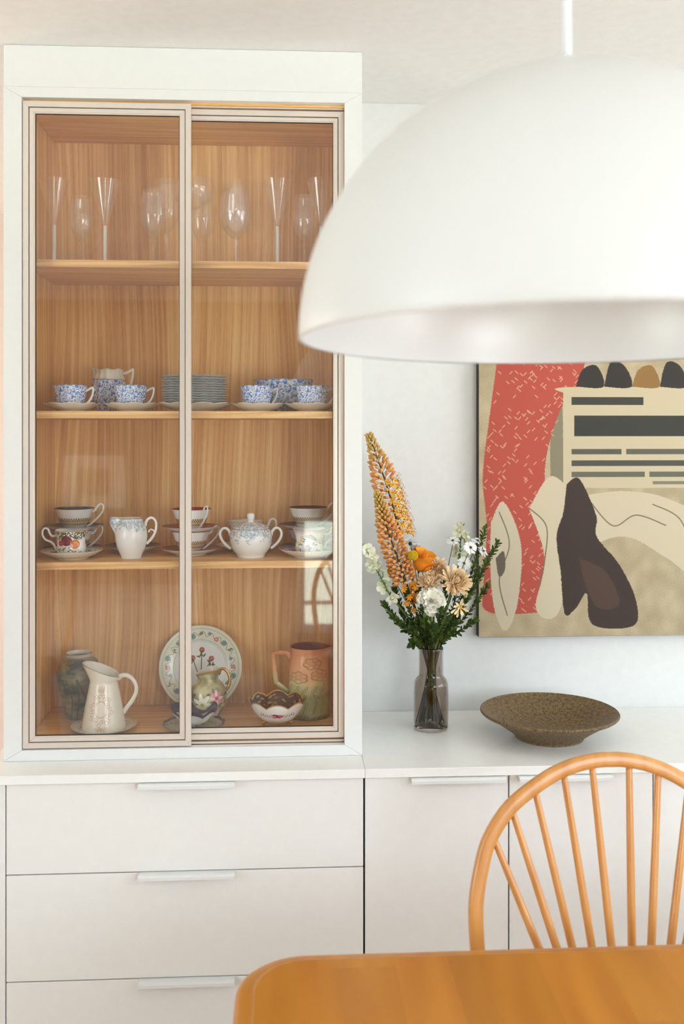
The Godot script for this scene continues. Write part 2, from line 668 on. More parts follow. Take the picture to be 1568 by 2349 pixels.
func pitcher_images() -> Array:   # glaze running from orange to green, and the relief of flowers under it
	var img := sheet(256, 256, Color.WHITE)
	var up := sheet(512, 512, rgb(90, 90, 90))
	noise.seed = 44
	for y in 256:
		for x in 256:
			var k := y / 255.0 + 0.06 * noise.get_noise_2d(x * 0.02, y * 0.02)
			var c := rgb(226, 148, 98).lerp(rgb(236, 176, 124), clampf(k * 3.4, 0, 1))
			c = c.lerp(rgb(226, 208, 152), smoothstep(0.3, 0.48, k))
			c = c.lerp(rgb(166, 182, 122), smoothstep(0.46, 0.64, k))
			c = c.lerp(rgb(84, 92, 56), smoothstep(0.84, 0.97, k))
			img.set_pixel(x, y, c)
	for c in [Vector2(210, 190), Vector2(300, 175), Vector2(350, 215), Vector2(60, 190), Vector2(450, 195), Vector2(130, 205), Vector2(270, 95), Vector2(110, 90), Vector2(420, 80)]:
		for k in 6:
			var a: float = TAU * k / 6 + c.x
			dab(up, c.x + cos(a) * 24, c.y + sin(a) * 24, 17, rgb(190, 190, 190))
			dab(up, c.x + cos(a) * 26, c.y + sin(a) * 26, 11, rgb(150, 150, 150))
		dab(up, c.x, c.y, 10, rgb(230, 230, 230))
	for i in 14:
		var x := 20.0 + i * 36
		stroke(up, [Vector2(x, 430), Vector2(x + 10, 360), Vector2(x - 8, 300), Vector2(x + 12, 250)], 4.0, rgb(170, 170, 170))
		leaf_print(up, x + 14, 320, 16, 0.8, rgb(180, 180, 180))
		leaf_print(up, x + 6, 470, 18, rng.randf() * TAU, rgb(200, 200, 200))
	return [img, up]

func spray_bowl_image() -> Image:
	var img := sheet(512, 192, rgb(242, 240, 232))
	for c in [256.0, 85.0, 427.0]:
		for k in 9:
			dab(img, c + rng.randf_range(-15, 15), 74 + rng.randf_range(-9, 9), 6.5, [rgb(176, 36, 70), rgb(206, 86, 106), rgb(146, 30, 62)][k % 3])
		for s in [-1.0, 1.0]:
			for k in 3:
				var pts := []
				for a in 10:
					var q := TAU * a / 11.0
					pts.append(Vector2(c + s * (24 + k * 15 + cos(q) * 6), 70 + k * -3 + sin(q) * 8))
				stroke(img, pts, 1.1, rgb(98, 74, 50))
				dab(img, c + s * (30 + k * 15), 82 - k * 4, 2.4, rgb(110, 110, 70))
	img.fill_rect(Rect2i(0, 0, 512, 7), rgb(196, 140, 54))
	return img

func gilt_lining_image() -> Image:
	var img := sheet(256, 128, rgb(52, 34, 24))
	for i in 260:
		dab(img, rng.randf() * 256, rng.randf() * 80, rng.randf_range(1, 4), [rgb(206, 150, 62), rgb(160, 104, 40), rgb(90, 56, 28)][i % 3])
	for i in 8:
		rose_print(img, i * 32.0 + 16, 82, 13, rgb(140, 84, 108), rgb(206, 150, 160))
	img.fill_rect(Rect2i(0, 0, 256, 5), rgb(210, 160, 74))
	return img

func stoneware_image() -> Image:
	var img := sheet(512, 512, Color.WHITE)
	noise.seed = 61
	for y in 512:
		for x in 512:
			var n := noise.get_noise_2d(x * 0.16, y * 0.16) * 0.7 + noise.get_noise_2d(x * 0.045 + 30, y * 0.045) * 0.5
			var c := rgb(100, 78, 50).lerp(rgb(138, 114, 74), clampf(0.5 + n, 0, 1))
			if n < -0.28:
				c = rgb(66, 48, 28)
			img.set_pixel(x, y, c)
	return img

func crest_image() -> Image:   # a faint brown wreath on cream
	var img := sheet(512, 256, rgb(236, 226, 204))
	for k in 3:
		var pts := []
		for a in 25:
			var q := TAU * a / 24
			pts.append(Vector2(256 + cos(q) * (25 + k * 1.5), 150 + sin(q) * (28 + k * 1.5)))
		stroke(img, pts, 0.9, rgb(214, 182, 150, 0.6))
	for i in 30:
		var q := TAU * i / 30
		var wide := 42.0 + 8.0 * sin(i * 1.7)
		var c := Vector2(256 + cos(q) * wide, 150 + sin(q) * (wide + 8))
		var pts := []
		for a in 8:
			pts.append(c + Vector2(cos(a * 0.9 + i), sin(a * 0.9 + i)) * 6.5)
		stroke(img, pts, 1.0, rgb(200, 164, 132, 0.55))
	for i in 9:
		stroke(img, [Vector2(240 + i * 4, 84), Vector2(236 + i * 5, 74 - (i % 3) * 5), Vector2(244 + i * 3, 90)], 0.9, rgb(202, 168, 136, 0.55))
		stroke(img, [Vector2(236 + i * 5, 214), Vector2(240 + i * 4, 226 + (i % 3) * 4), Vector2(252 + i, 216)], 0.9, rgb(202, 168, 136, 0.55))
	return img

func make_materials() -> void:
	var oak := wood_image(768, rgb(255, 214, 146), rgb(204, 140, 72), 90.0, 2.0, 1.1, 0.5, 3)
	M.oak_up = grained("oak veneer, upright grain", oak, Vector3(1.0, 0.4, 1.0), 0.45, 0.0)
	var lying: Image = oak.duplicate()
	lying.rotate_90(CLOCKWISE)
	M.oak_along = grained("oak veneer, lying grain", lying, Vector3(0.5, 1.3, 1.3), 0.45, 0.0)
	M.lit_edge_oak = M.oak_along.duplicate()
	M.lit_edge_oak.albedo_texture = ImageTexture.create_from_image(lit_edge_image(lying))
	var beech := wood_image(512, rgb(228, 164, 92), rgb(200, 132, 62), 26.0, 2.2, 0.5, 0.12, 9)
	M.chair_wood = grained("honey lacquered beech", beech, Vector3(1.2, 0.5, 1.2), 0.28, 0.0)
	M.chair_wood.clearcoat_enabled = true
	M.chair_wood.clearcoat = 0.3
	M.chair_wood.clearcoat_roughness = 0.15
	var board := wood_image(512, rgb(202, 134, 42), rgb(176, 108, 26), 14.0, 1.4, 0.7, 0.1, 14)
	M.table_wood = grained("amber lacquered table wood", board, Vector3(0.9, 0.9, 0.9), 0.32, 0.0)
	M.wall = painted_wall("white wall paint", rgb(231, 230, 225), 0.7)
	M.taupe_wall = painted_wall("taupe wall paint behind the camera", rgb(136, 108, 88), 0.8)
	M.ceiling = painted_wall("matt ceiling paint", rgb(245, 242, 238), 0.9)
	M.pink_wall = painted_wall("warm pale wall paint beyond", rgb(246, 232, 222), 0.8)
	M.floor = grained("limed oak floor", wood_image(256, rgb(236, 225, 210), rgb(214, 198, 178), 20.0, 2.0, 0.6, 0.1, 23), Vector3(0.8, 0.4, 0.4), 0.4, 0.0)
	M.lacquer = painted_wall("white satin lacquer", rgb(235, 235, 230), 0.35, 0.01, 0.0)
	M.front = painted_wall("white matt door front", rgb(243, 240, 233), 0.45, 0.01, 0.0)
	M.worktop = painted_wall("pale grey laminate", rgb(250, 248, 241), 0.27, 0.015, 0.0)
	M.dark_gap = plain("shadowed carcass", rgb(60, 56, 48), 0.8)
	M.aluminium = plain("brushed aluminium", rgb(238, 228, 217), 0.36, 0.6)
	M.gasket = plain("dark rubber gasket", rgb(50, 46, 40), 0.7)
	M.pane = clear_glass("clear door glass", Color(1, 1, 1), 0.015)
	M.window_pane = clear_glass("window glass", Color(1, 1, 1), 0.01)
	M.crystal = clear_glass("thin clear drinking glass", Color(1, 1, 1), 0.02)
	M.frosted = plain("milky frosted glass stem", Color(0.93, 0.92, 0.9, 0.62), 0.5)
	M.frosted.transparency = BaseMaterial3D.TRANSPARENCY_ALPHA
	M.smoke = plain("smoked grey brown glass", Color(0.80, 0.755, 0.72, 0.0), 0.0)
	M.smoke.refraction_enabled = true
	M.smoke.refraction_scale = 0.045
	M.shade = plain("white powder coated steel", rgb(231, 231, 227), 0.4)
	M.lining = plain("pale grey satin lining", rgb(247, 247, 247), 0.3, 0.0, 0.7)
	M.cord = plain("white cord", rgb(244, 244, 246), 0.5)
	M.china = plain("white glazed china", rgb(240, 237, 228), 0.14)
	M.cream = plain("cream glazed china", rgb(232, 224, 204), 0.16)
	M.bluish = plain("blue grey glazed china", rgb(204, 208, 206), 0.2)
	M.gilt = plain("worn gilt", rgb(196, 150, 74), 0.25, 0.85)
	M.red_glaze = plain("oxblood glaze", rgb(150, 42, 24), 0.2)
	M.maroon_glaze = plain("maroon glaze", rgb(92, 40, 30), 0.2)
	M.navy_glaze = plain("navy glaze", rgb(40, 38, 66), 0.15)
	M.terracotta = plain("rust glaze", rgb(150, 78, 46), 0.3)
	M.transfer = printed("blue transfer print", transfer_image())
	M.gold_band = printed("china with a gilt scroll band", gold_band_image())
	M.sprig_jug = printed("china with a sprig border, jug", blue_sprig_image(6, 58))
	M.sprig_bowl = printed("china with a sprig border, bowl", blue_sprig_image(4, 84))
	M.rose_cup = printed("rose painted china", rose_cup_image())
	M.lilac_cup = printed("lilac painted china", lilac_cup_image())
	M.wreath = printed("plate with a wreath border", wreath_plate_image())
	M.cream_plate = printed("cream plate with sprays", small_plate_image(rgb(206, 190, 160), rgb(236, 232, 218), rgb(150, 140, 124)))
	M.brown_plate = printed("saucer with a brown border", small_plate_image(rgb(186, 150, 96), rgb(240, 236, 226), rgb(98, 78, 44)))
	M.lilac_plate = printed("lilac saucer", small_plate_image(rgb(160, 120, 130), rgb(206, 182, 190), rgb(170, 140, 160)))
	M.moss_plate = printed("plate with a dark leaf edge", small_plate_image(rgb(62, 50, 52), rgb(196, 186, 150), rgb(120, 110, 84)))
	M.landscape = printed("woodland painted vase", landscape_image(), 0.3)
	M.lily = printed("lily painted jug", lily_jug_image(), 0.2)
	var p := pitcher_images()
	M.pitcher = printed("orange to green glaze", p[0], 0.2)
	M.pitcher.heightmap_enabled = true
	M.pitcher.heightmap_texture = ImageTexture.create_from_image(p[1])
	M.pitcher.heightmap_scale = 1.4
	M.spray_bowl = printed("bowl with pink sprays", spray_bowl_image())
	M.gilt_lining = printed("gilt and rose lining", gilt_lining_image(), 0.2)
	M.crest = printed("cream china with a wreath crest", crest_image())
	M.stoneware = grained("speckled brown stoneware", stoneware_image(), Vector3(4, 4, 4), 0.55, 0.12)
	M.petal = tinted("petals", 0.7, 0.25)
	M.leaf = tinted("leaves", 0.5, 0.15)
	M.stem = tinted("green stems", 0.6)

# ---------------------------------------------------------------- the setting

func pierced(called: String, lo: Vector3, hi: Vector3, axis: int, hole_lo: Vector2, hole_hi: Vector2, mat: Material) -> void:
	# a wall with one opening; axis is the wall's long horizontal axis (0 = x, 2 = z), the hole is (along, height)
	var st := begin(true)
	var cuts := [[lo[axis], hole_lo.x, lo.y, hi.y], [hole_hi.x, hi[axis], lo.y, hi.y], [hole_lo.x, hole_hi.x, lo.y, hole_lo.y], [hole_lo.x, hole_hi.x, hole_hi.y, hi.y]]
	for c in cuts:
		if c[1] - c[0] < 0.001 or c[3] - c[2] < 0.001:
			continue
		var a := lo
		var b := hi
		a[axis] = c[0]
		b[axis] = c[1]
		a.y = c[2]
		b.y = c[3]
		bx(st, a, b, 0.0005)
	shell(called, st, mat)

func window(called: String, axis: int, plane: float, lo: Vector2, hi: Vector2, bars: Array) -> void:
	# a white frame with glazing bars in an opening whose middle lies at plane; bars are heights of cross bars
	var root := Node3D.new()
	root.name = called
	root.set_meta("kind", "structure")
	add_child(root)
	var put := func(called_part: String, a0: float, a1: float, y0: float, y1: float, d: float, mat: Material) -> void:
		var p := Vector3(plane - d, y0, plane - d)
		var q := Vector3(plane + d, y1, plane + d)
		p[axis] = a0
		q[axis] = a1
		box_part(called_part, p, q, mat, root, 0.003)
	put.call("frame", lo.x, lo.x + 0.05, lo.y, hi.y, 0.035, M.lacquer)
	put.call("frame", hi.x - 0.05, hi.x, lo.y, hi.y, 0.035, M.lacquer)
	put.call("frame", lo.x + 0.05, hi.x - 0.05, lo.y, lo.y + 0.05, 0.035, M.lacquer)
	put.call("frame", lo.x + 0.05, hi.x - 0.05, hi.y - 0.05, hi.y, 0.035, M.lacquer)
	for b in bars:
		put.call("glazing_bar", lo.x + 0.05, hi.x - 0.05, b - 0.012, b + 0.012, 0.02, M.lacquer)
	put.call("pane", lo.x + 0.05, hi.x - 0.05, lo.y + 0.05, hi.y - 0.05, 0.002, M.window_pane)

func build_room() -> void:
	var st := begin(true)
	bx(st, Vector3(-2.12, -0.1, -1.92), Vector3(3.72, 0.0, 4.52), 0.001)
	shell("floor", st, M.floor)
	st = begin(true)
	bx(st, Vector3(-2.12, CEIL, -1.92), Vector3(3.72, CEIL + 0.15, 4.52), 0.001)
	shell("ceiling", st, M.ceiling)
	st = begin(true)
	bx(st, Vector3(0.0, 0, WALL - 0.12), Vector3(3.72, CEIL, WALL), 0.001)
	shell("wall_back", st, M.wall)
	st = begin(true)
	bx(st, Vector3(-2.0, 0, -1.92), Vector3(0.3, CEIL, -1.8), 0.001)
	bx(st, Vector3(0.18, 0, -1.8), Vector3(0.3, CEIL, WALL - 0.12), 0.001)
	shell("wall_beyond", st, M.pink_wall)
	pierced("wall_right", Vector3(3.6, 0, WALL), Vector3(3.72, CEIL, 4.4), 2, Vector2(0.3, 0.92), Vector2(2.7, 2.42), M.wall)
	pierced("wall_left", Vector3(-2.12, 0, -0.5), Vector3(-2.0, CEIL, 4.4), 2, Vector2(1.75, 0.95), Vector2(3.45, 2.38), M.wall)
	pierced("wall_left_beyond", Vector3(-2.12, 0, -1.92), Vector3(-2.0, CEIL, -0.5), 2, Vector2(-1.65, 0.7), Vector2(-0.65, 2.1), M.pink_wall)
	# the wall behind the camera, with the mirrored window and an added one
	st = begin(true)
	for c in [[-2.12, 0.72, 0.0, CEIL], [1.46, 1.58, 0.0, CEIL], [3.28, 3.72, 0.0, CEIL], [0.72, 1.46, 0.0, 0.27], [0.72, 1.46, 1.08, CEIL], [1.58, 3.28, 0.0, 0.95], [1.58, 3.28, 2.38, CEIL]]:
		bx(st, Vector3(c[0], c[2], 4.4), Vector3(c[1], c[3], 4.52), 0.0005)
	shell("wall_front", st, M.taupe_wall)
	window("window_1", 0, 4.46, Vector2(0.72, 0.27), Vector2(1.46, 1.08), [0.47, 0.77])
	window("window_2", 0, 4.46, Vector2(1.58, 0.95), Vector2(3.28, 2.38), [1.65])  # unseen window, placed clear of the door reflections to light the cabinet
	window("window_3", 2, 3.66, Vector2(0.3, 0.92), Vector2(2.7, 2.42), [1.68])
	window("window_4", 2, -2.06, Vector2(1.75, 0.95), Vector2(3.45, 2.38), [1.66])
	window("window_5", 2, -2.06, Vector2(-1.65, 0.7), Vector2(-0.65, 2.1), [1.4])  # unseen window, added so that the wall beyond is bright
	# the lawn outside, and unseen ground added beside it
	st = begin(true)
	bx(st, Vector3(-14, -0.4, 4.6), Vector3(1.75, -0.15, 22), 0.001)
	shell("lawn", st, painted_wall("mown lawn", rgb(180, 194, 178), 0.9, 0.12, 0.0))
	st = begin(true)
	bx(st, Vector3(1.76, -0.4, 4.6), Vector3(16, -0.15, 22), 0.001)
	shell("added_ground", st, painted_wall("grey terrace paving", rgb(132, 130, 126), 0.9, 0.3, 0.0))  # unseen neutral ground, added to keep green bounce out of the room

# ---------------------------------------------------------------- the display cabinet

func build_cabinet() -> void:
	var W := 0.816
	var c := thing("display_cabinet", "tall white cabinet lined with oak behind two sliding glass doors", "cabinet")
	var B := -0.345      # face of the oak back
	var inner := [0.036, 0.780]
	box_part("side_panel", Vector3(0.001, TOP + 0.0005, WALL + 0.002), Vector3(0.018, CEIL - 0.001, -0.0195), M.lacquer, c)
	box_part("side_panel", Vector3(W - 0.018, TOP + 0.0005, WALL + 0.002), Vector3(W - 0.001, CEIL - 0.001, -0.0195), M.lacquer, c)
	box_part("header_panel", Vector3(0.0, 2.4285, -0.019), Vector3(W, CEIL - 0.0005, -0.0005), M.lacquer, c, 0.0008)
	# the mitred face frame
	var fr := [Vector2(0.0, TOP + 0.0005), Vector2(W, TOP + 0.0005), Vector2(W, 2.428), Vector2(0.0, 2.428)]
	var fi := [Vector2(0.040, 0.9187), Vector2(0.7755, 0.9187), Vector2(0.7755, 2.405), Vector2(0.040, 2.405)]
	for k in 4:
		var st := begin(true)
		var o0: Vector2 = fr[k]
		var o1: Vector2 = fr[(k + 1) % 4]
		var i0: Vector2 = fi[k]
		var i1: Vector2 = fi[(k + 1) % 4]
		var along := (o1 - o0).normalized() * 0.0003
		prism(st, [o0 + along, o1 - along, i1 - along, i0 + along], -0.019, 0.0)
		part("frame_stile" if k % 2 else "frame_rail", st, M.lacquer, c)
	# the oak box
	box_part("oak_side", Vector3(0.0185, 0.9005, B), Vector3(inner[0], 2.415, -0.036), M.oak_up, c)
	box_part("oak_side", Vector3(inner[1], 0.9005, B), Vector3(W - 0.0185, 2.415, -0.036), M.oak_up, c)
	box_part("oak_top", Vector3(inner[0] + 0.0003, 2.3995, B), Vector3(inner[1] - 0.0003, 2.415, -0.0195), M.oak_along, c)
	box_part("oak_floor", Vector3(inner[0] + 0.0003, 0.9005, B), Vector3(inner[1] - 0.0003, SHELF[0], -0.036), M.oak_along, c)
	box_part("oak_back", Vector3(0.0185, 0.9005, B - 0.009), Vector3(W - 0.0185, 2.415, B - 0.0003), M.oak_up, c)
	for k in [3, 2, 1]:
		box_part("shelf", Vector3(inner[0] + 0.001, SHELF[k] - 0.017, B + 0.001), Vector3(inner[1] - 0.001, SHELF[k], -0.0545), M.oak_along, c, 0.0004)
		box_part("lit_shelf_edge", Vector3(inner[0] + 0.001, SHELF[k] - 0.017, -0.0543), Vector3(inner[1] - 0.001, SHELF[k], -0.052), M.lit_edge_oak, c, 0.0008)  # front edge of the shelf, lightened in colour as if lit
		for x in [inner[0] + 0.0085, inner[1] - 0.0085]:
			for z in [B + 0.05, -0.11]:
				var st := begin()
				lathe(st, [Vector2(0.0002, 0), Vector2(0.0045, 0), Vector2(0.0045, 0.008), Vector2(0.0002, 0.008)], 10, Vector3(x, SHELF[k] - 0.0255, z))
				part("shelf_pin", st, M.crystal, c)
	# tracks above and below the doors
	box_part("track", Vector3(0.0405, 2.3958, -0.046), Vector3(0.775, 2.3993, -0.0225), M.aluminium, c, 0.0005)
	box_part("track", Vector3(0.0405, 0.9255, -0.06), Vector3(0.775, 0.9280, -0.046), M.aluminium, c, 0.0005)
	box_part("track", Vector3(0.0405, 0.9195, -0.034), Vector3(0.775, 0.9245, -0.0225), M.aluminium, c, 0.0005)
	sliding_door(c, spot(52, 0, -0.004).x, spot(437.5, 0, -0.004).x, 0.9215, 2.3975, -0.0045, 0.0125, 0.0145)
	sliding_door(c, spot(412, 0, -0.026).x, spot(788, 0, -0.026).x, 0.9285, 2.3925, -0.026, 0.0125, 0.0125)

func prism(st: SurfaceTool, poly: Array, z0: float, z1: float) -> void:   # a flat outline, counterclockwise from the front, given depth
	var n := poly.size()
	var f := []
	var b := []
	for p in poly:
		f.push_front(Vector3(p.x, p.y, z1))
		b.append(Vector3(p.x, p.y, z0))
	face(st, f)
	face(st, b)
	for i in n:
		var p: Vector2 = poly[i]
		var q: Vector2 = poly[(i + 1) % n]
		face(st, [Vector3(p.x, p.y, z1), Vector3(q.x, q.y, z1), Vector3(q.x, q.y, z0), Vector3(p.x, p.y, z0)])

# One sliding door: a stepped aluminium frame (outer band, dark groove, inner band) with mitred corners, gasket and pane.
func sliding_door(c: Node3D, x0: float, x1: float, y0: float, y1: float, front: float, outer: float, inner: float) -> void:
	var d := Node3D.new()
	d.name = "sliding_door"
	c.add_child(d, true)
	var ring := func(a: float, b: float, z0: float, z1: float, called: String, mat: Material) -> void:
		var o := [Vector2(x0 + a, y0 + a), Vector2(x1 - a, y0 + a), Vector2(x1 - a, y1 - a), Vector2(x0 + a, y1 - a)]
		var i := [Vector2(x0 + b, y0 + b), Vector2(x1 - b, y0 + b), Vector2(x1 - b, y1 - b), Vector2(x0 + b, y1 - b)]
		for k in 4:
			var st := begin(true)
			var al: Vector2 = (o[(k + 1) % 4] - o[k]).normalized() * 0.00015
			prism(st, [o[k] + al, o[(k + 1) % 4] - al, i[(k + 1) % 4] - al, i[k] + al], z0, z1)
			part(called, st, mat, d)
	ring.call(0.0, outer, front - 0.016, front, "frame_bar", M.aluminium)
	ring.call(outer + 0.0018, outer + inner * 0.72, front - 0.012, front - 0.003, "glazing_bead", M.aluminium)
	ring.call(outer + inner * 0.72, outer + inner * 0.95, front - 0.012, front - 0.006, "glazing_bead", M.aluminium)
	ring.call(outer, outer + 0.0018, front - 0.014, front - 0.011, "groove_seal", M.gasket)
	ring.call(outer + inner * 0.95, outer + inner * 0.95 + 0.0014, front - 0.0115, front - 0.0075, "glazing_seal", M.gasket)
	box_part("glass_pane", Vector3(x0 + outer + 0.004, y0 + outer + 0.004, front - 0.0105), Vector3(x1 - outer - 0.004, y1 - outer - 0.004, front - 0.0085), M.pane, d, 0.0002)

# ---------------------------------------------------------------- base units and worktop

func handle(parent: Node3D, x0: float, x1: float, y: float, z: float) -> void:   # an edge pull: a plate over the top edge with a lip that turns down
	var st := begin()
	var p := [Vector3(x0, y + 0.0012, z - 0.012), Vector3(x0, y + 0.0012, z + 0.016), Vector3(x0, y + 0.0002, z + 0.0195), Vector3(x0, y - 0.003, z + 0.0215), Vector3(x0, y - 0.0095, z + 0.0215), Vector3(x0, y - 0.0095, z + 0.0198), Vector3(x0, y - 0.0035, z + 0.0196), Vector3(x0, y - 0.0009, z + 0.0165), Vector3(x0, y - 0.0003, z - 0.012)]
	st.set_smooth_group(0xFFFFFFFF)
	var n := p.size()
	for i in n:
		var a: Vector3 = p[i]
		var b: Vector3 = p[(i + 1) % n]
		face(st, [a, Vector3(x1, a.y, a.z), Vector3(x1, b.y, b.z), b])
	for k in [[0, 1, 2, 7, 8], [2, 3, 4, 5, 6, 7]]:
		var l := []
		var r := []
		for i in k:
			l.push_front(p[i])
			r.append(Vector3(x1, p[i].y, p[i].z))
		face(st, l)
		face(st, r)
	part("handle", st, M.lacquer, parent)

func front_panel(called: String, parent: Node3D, x0: float, x1: float, y0: float, y1: float) -> MeshInstance3D:
	return box_part(called, Vector3(x0, y0, 0.068), Vector3(x1, y1, 0.087), M.front, parent, 0.0012)

func carcass(parent: Node3D, x0: float, x1: float) -> void:
	box_part("body", Vector3(x0, 0.1, WALL + 0.002), Vector3(x1, TOP - 0.0205, 0.066), M.dark_gap, parent)
	box_part("plinth", Vector3(x0, 0.0, WALL + 0.05), Vector3(x1, 0.099, 0.02), M.lacquer, parent)

func build_base_units() -> void:
	var g := 0.0013
	var top := TOP - 0.0225
	var d := thing("drawer_cabinet", "white base unit with three wide drawers under the display cabinet", "cabinet")
	carcass(d, 0.0297, 0.8125)
	var y := [top, 0.6735, 0.439, 0.105]
	for k in 3:
		var p := front_panel("drawer", d, 0.0287 + g, 0.8132 - g, y[k + 1] + g, y[k] - (0.0 if k == 0 else g))
		handle(p, 0.317, 0.527, y[k] - (0.0 if k == 0 else g), 0.087)
	d = thing("end_panel", "narrow white end panel standing beside the drawer unit", "panel")
	box_part("board", Vector3(-0.02, 0.0, WALL + 0.002), Vector3(0.0276, TOP - 0.0205, 0.087), M.front, d)
	var label := ["white base unit with one plain door next to the drawers, half clear of the chair", "white base unit with one plain door directly behind the spindle chair back", "white base unit cut by the picture edge beyond the last visible door gap"]
	var x := [0.8145, 1.140, 1.471, 1.80]
	var hx := [[0.918, 1.130], [1.160, 1.372], [1.50, 1.71]]
	for k in 3:
		d = thing("base_cabinet", label[k], "cabinet", Vector3.ZERO, 0.0, "white base units with a plain door")
		carcass(d, x[k] + 0.0005, x[k + 1] - 0.0005)
		var p := front_panel("door", d, x[k] + g * 1.3, x[k + 1] - g * 1.3, 0.105, top)
		handle(p, hx[k][0], hx[k][1], top, 0.087)
	var a := box_part("worktop", Vector3(-0.03, TOP - 0.02, WALL + 0.001), Vector3(0.8150, TOP, 0.097), M.worktop, null, 0.0012)
	tag(a, "length of pale worktop running under the display cabinet", "worktop")
	a = box_part("worktop", Vector3(0.8155, TOP - 0.02, WALL + 0.001), Vector3(2.2, TOP, 0.097), M.worktop, null, 0.0012)
	tag(a, "length of pale worktop carrying the flower vase and the brown bowl", "worktop")

# ---------------------------------------------------------------- table, chairs, lamp, print

func build_table() -> void:
	var t := thing("dining_table", "amber lacquered wooden table with a rounded corner and moulded edge", "table")
	# the outline, rounded at the corners, and rings of it moved inwards
	var x0 := 0.558
	var x1 := 2.25
	var z0 := 0.583
	var z1 := 1.62
	var r := 0.12
	var outline := func(inset: float) -> Array:
		var out := []
		for c in [[x0 + r, z0 + r, PI, 1.5 * PI], [x1 - r, z0 + r, 1.5 * PI, TAU], [x1 - r, z1 - r, 0.0, 0.5 * PI], [x0 + r, z1 - r, 0.5 * PI, PI]]:
			for k in 13:
				var a: float = lerpf(c[2], c[3], k / 12.0)
				out.append(Vector2(c[0] + cos(a) * (r - inset), c[1] + sin(a) * (r - inset)))
		out.append(out[0])
		return out
	var rings := [[0.03, -0.026], [0.012, -0.026], [0.003, -0.022], [0.0, -0.016], [0.002, -0.0085], [0.010, -0.0045], [0.022, -0.0032], [0.029, -0.003], [0.0312, -0.0005], [0.033, 0.0]]
	var pos := []
	var uvs := []
	for q in rings:
		for p in outline.call(q[0]):
			pos.append(Vector3(p.x, 0.75 + q[1], p.y))
			uvs.append(Vector2(p.x, p.y))
	var n: int = outline.call(0.0).size()
	# outline runs left to right along the back edge: seen from outside that is right to left, so rows go downwards
	var st := begin()
	var flip := []
	var fuv := []
	for j in range(rings.size() - 1, -1, -1):
		for i in n:
			flip.append(pos[j * n + i])
			fuv.append(uvs[j * n + i])
	grid(st, flip, fuv, rings.size(), n)
	part("moulded_edge", st, M.table_wood, t)
	# the top is made of glued boards that run away from the cabinet
	var inner: Array = outline.call(0.033)
	var poly := PackedVector2Array(inner.slice(0, n - 1))
	var at := x0
	var k := 0
	while at < x1:
		var w: float = [0.1, 0.035, 0.13, 0.09, 0.15, 0.11][k % 6]
		var band := PackedVector2Array([Vector2(at, z0), Vector2(at + w, z0), Vector2(at + w, z1), Vector2(at, z1)])
		for cut in Geometry2D.intersect_polygons(poly, band):
			st = begin(true)
			var up := []
			for v in cut:
				up.append(Vector3(v.x, 0.75, v.y))
			if Geometry2D.is_polygon_clockwise(cut) == false:
				up.reverse()
			var nn: Vector3 = (up[1] - up[0]).cross(up[2] - up[0])
			if nn.y > 0:
				up.reverse()
			face(st, up)
			var down := []
			for v in up:
				down.push_front(v - Vector3(0, 0.026, 0))
			face(st, down)
			var m: StandardMaterial3D = M.table_wood.duplicate()
			var s: float = [0.98, 1.14, 1.0, 1.07, 0.96, 1.04][k % 6]
			m.albedo_color = Color(minf(s, 1.0), minf(s, 1.0) * (0.98 if k % 2 else 1.0), minf(s, 1.0))
			m.uv1_offset = Vector3(k * 0.37, 0, k * 0.21)
			part("board", st, m, t)
		at += w
		k += 1
	st = begin(true)
	for s in [[0.66, 0.70, 2.14, 0.72], [0.66, 1.48, 2.14, 1.50], [0.66, 0.72, 0.68, 1.48], [2.12, 0.72, 2.14, 1.48]]:
		bx(st, Vector3(s[0], 0.64, s[1]), Vector3(s[2], 0.7235, s[3]), 0.002)
	part("apron", st, M.table_wood, t)
	for x in [0.69, 2.11]:
		for z in [0.74, 1.46]:
			st = begin()
			lathe(st, cr([Vector2(0.0005, 0), Vector2(0.018, 0.0), Vector2(0.02, 0.02), Vector2(0.028, 0.35), Vector2(0.034, 0.62), Vector2(0.034, 0.638), Vector2(0.0005, 0.639)], 4), 16, Vector3(x, 0, z))
			part("leg", st, M.table_wood, t)

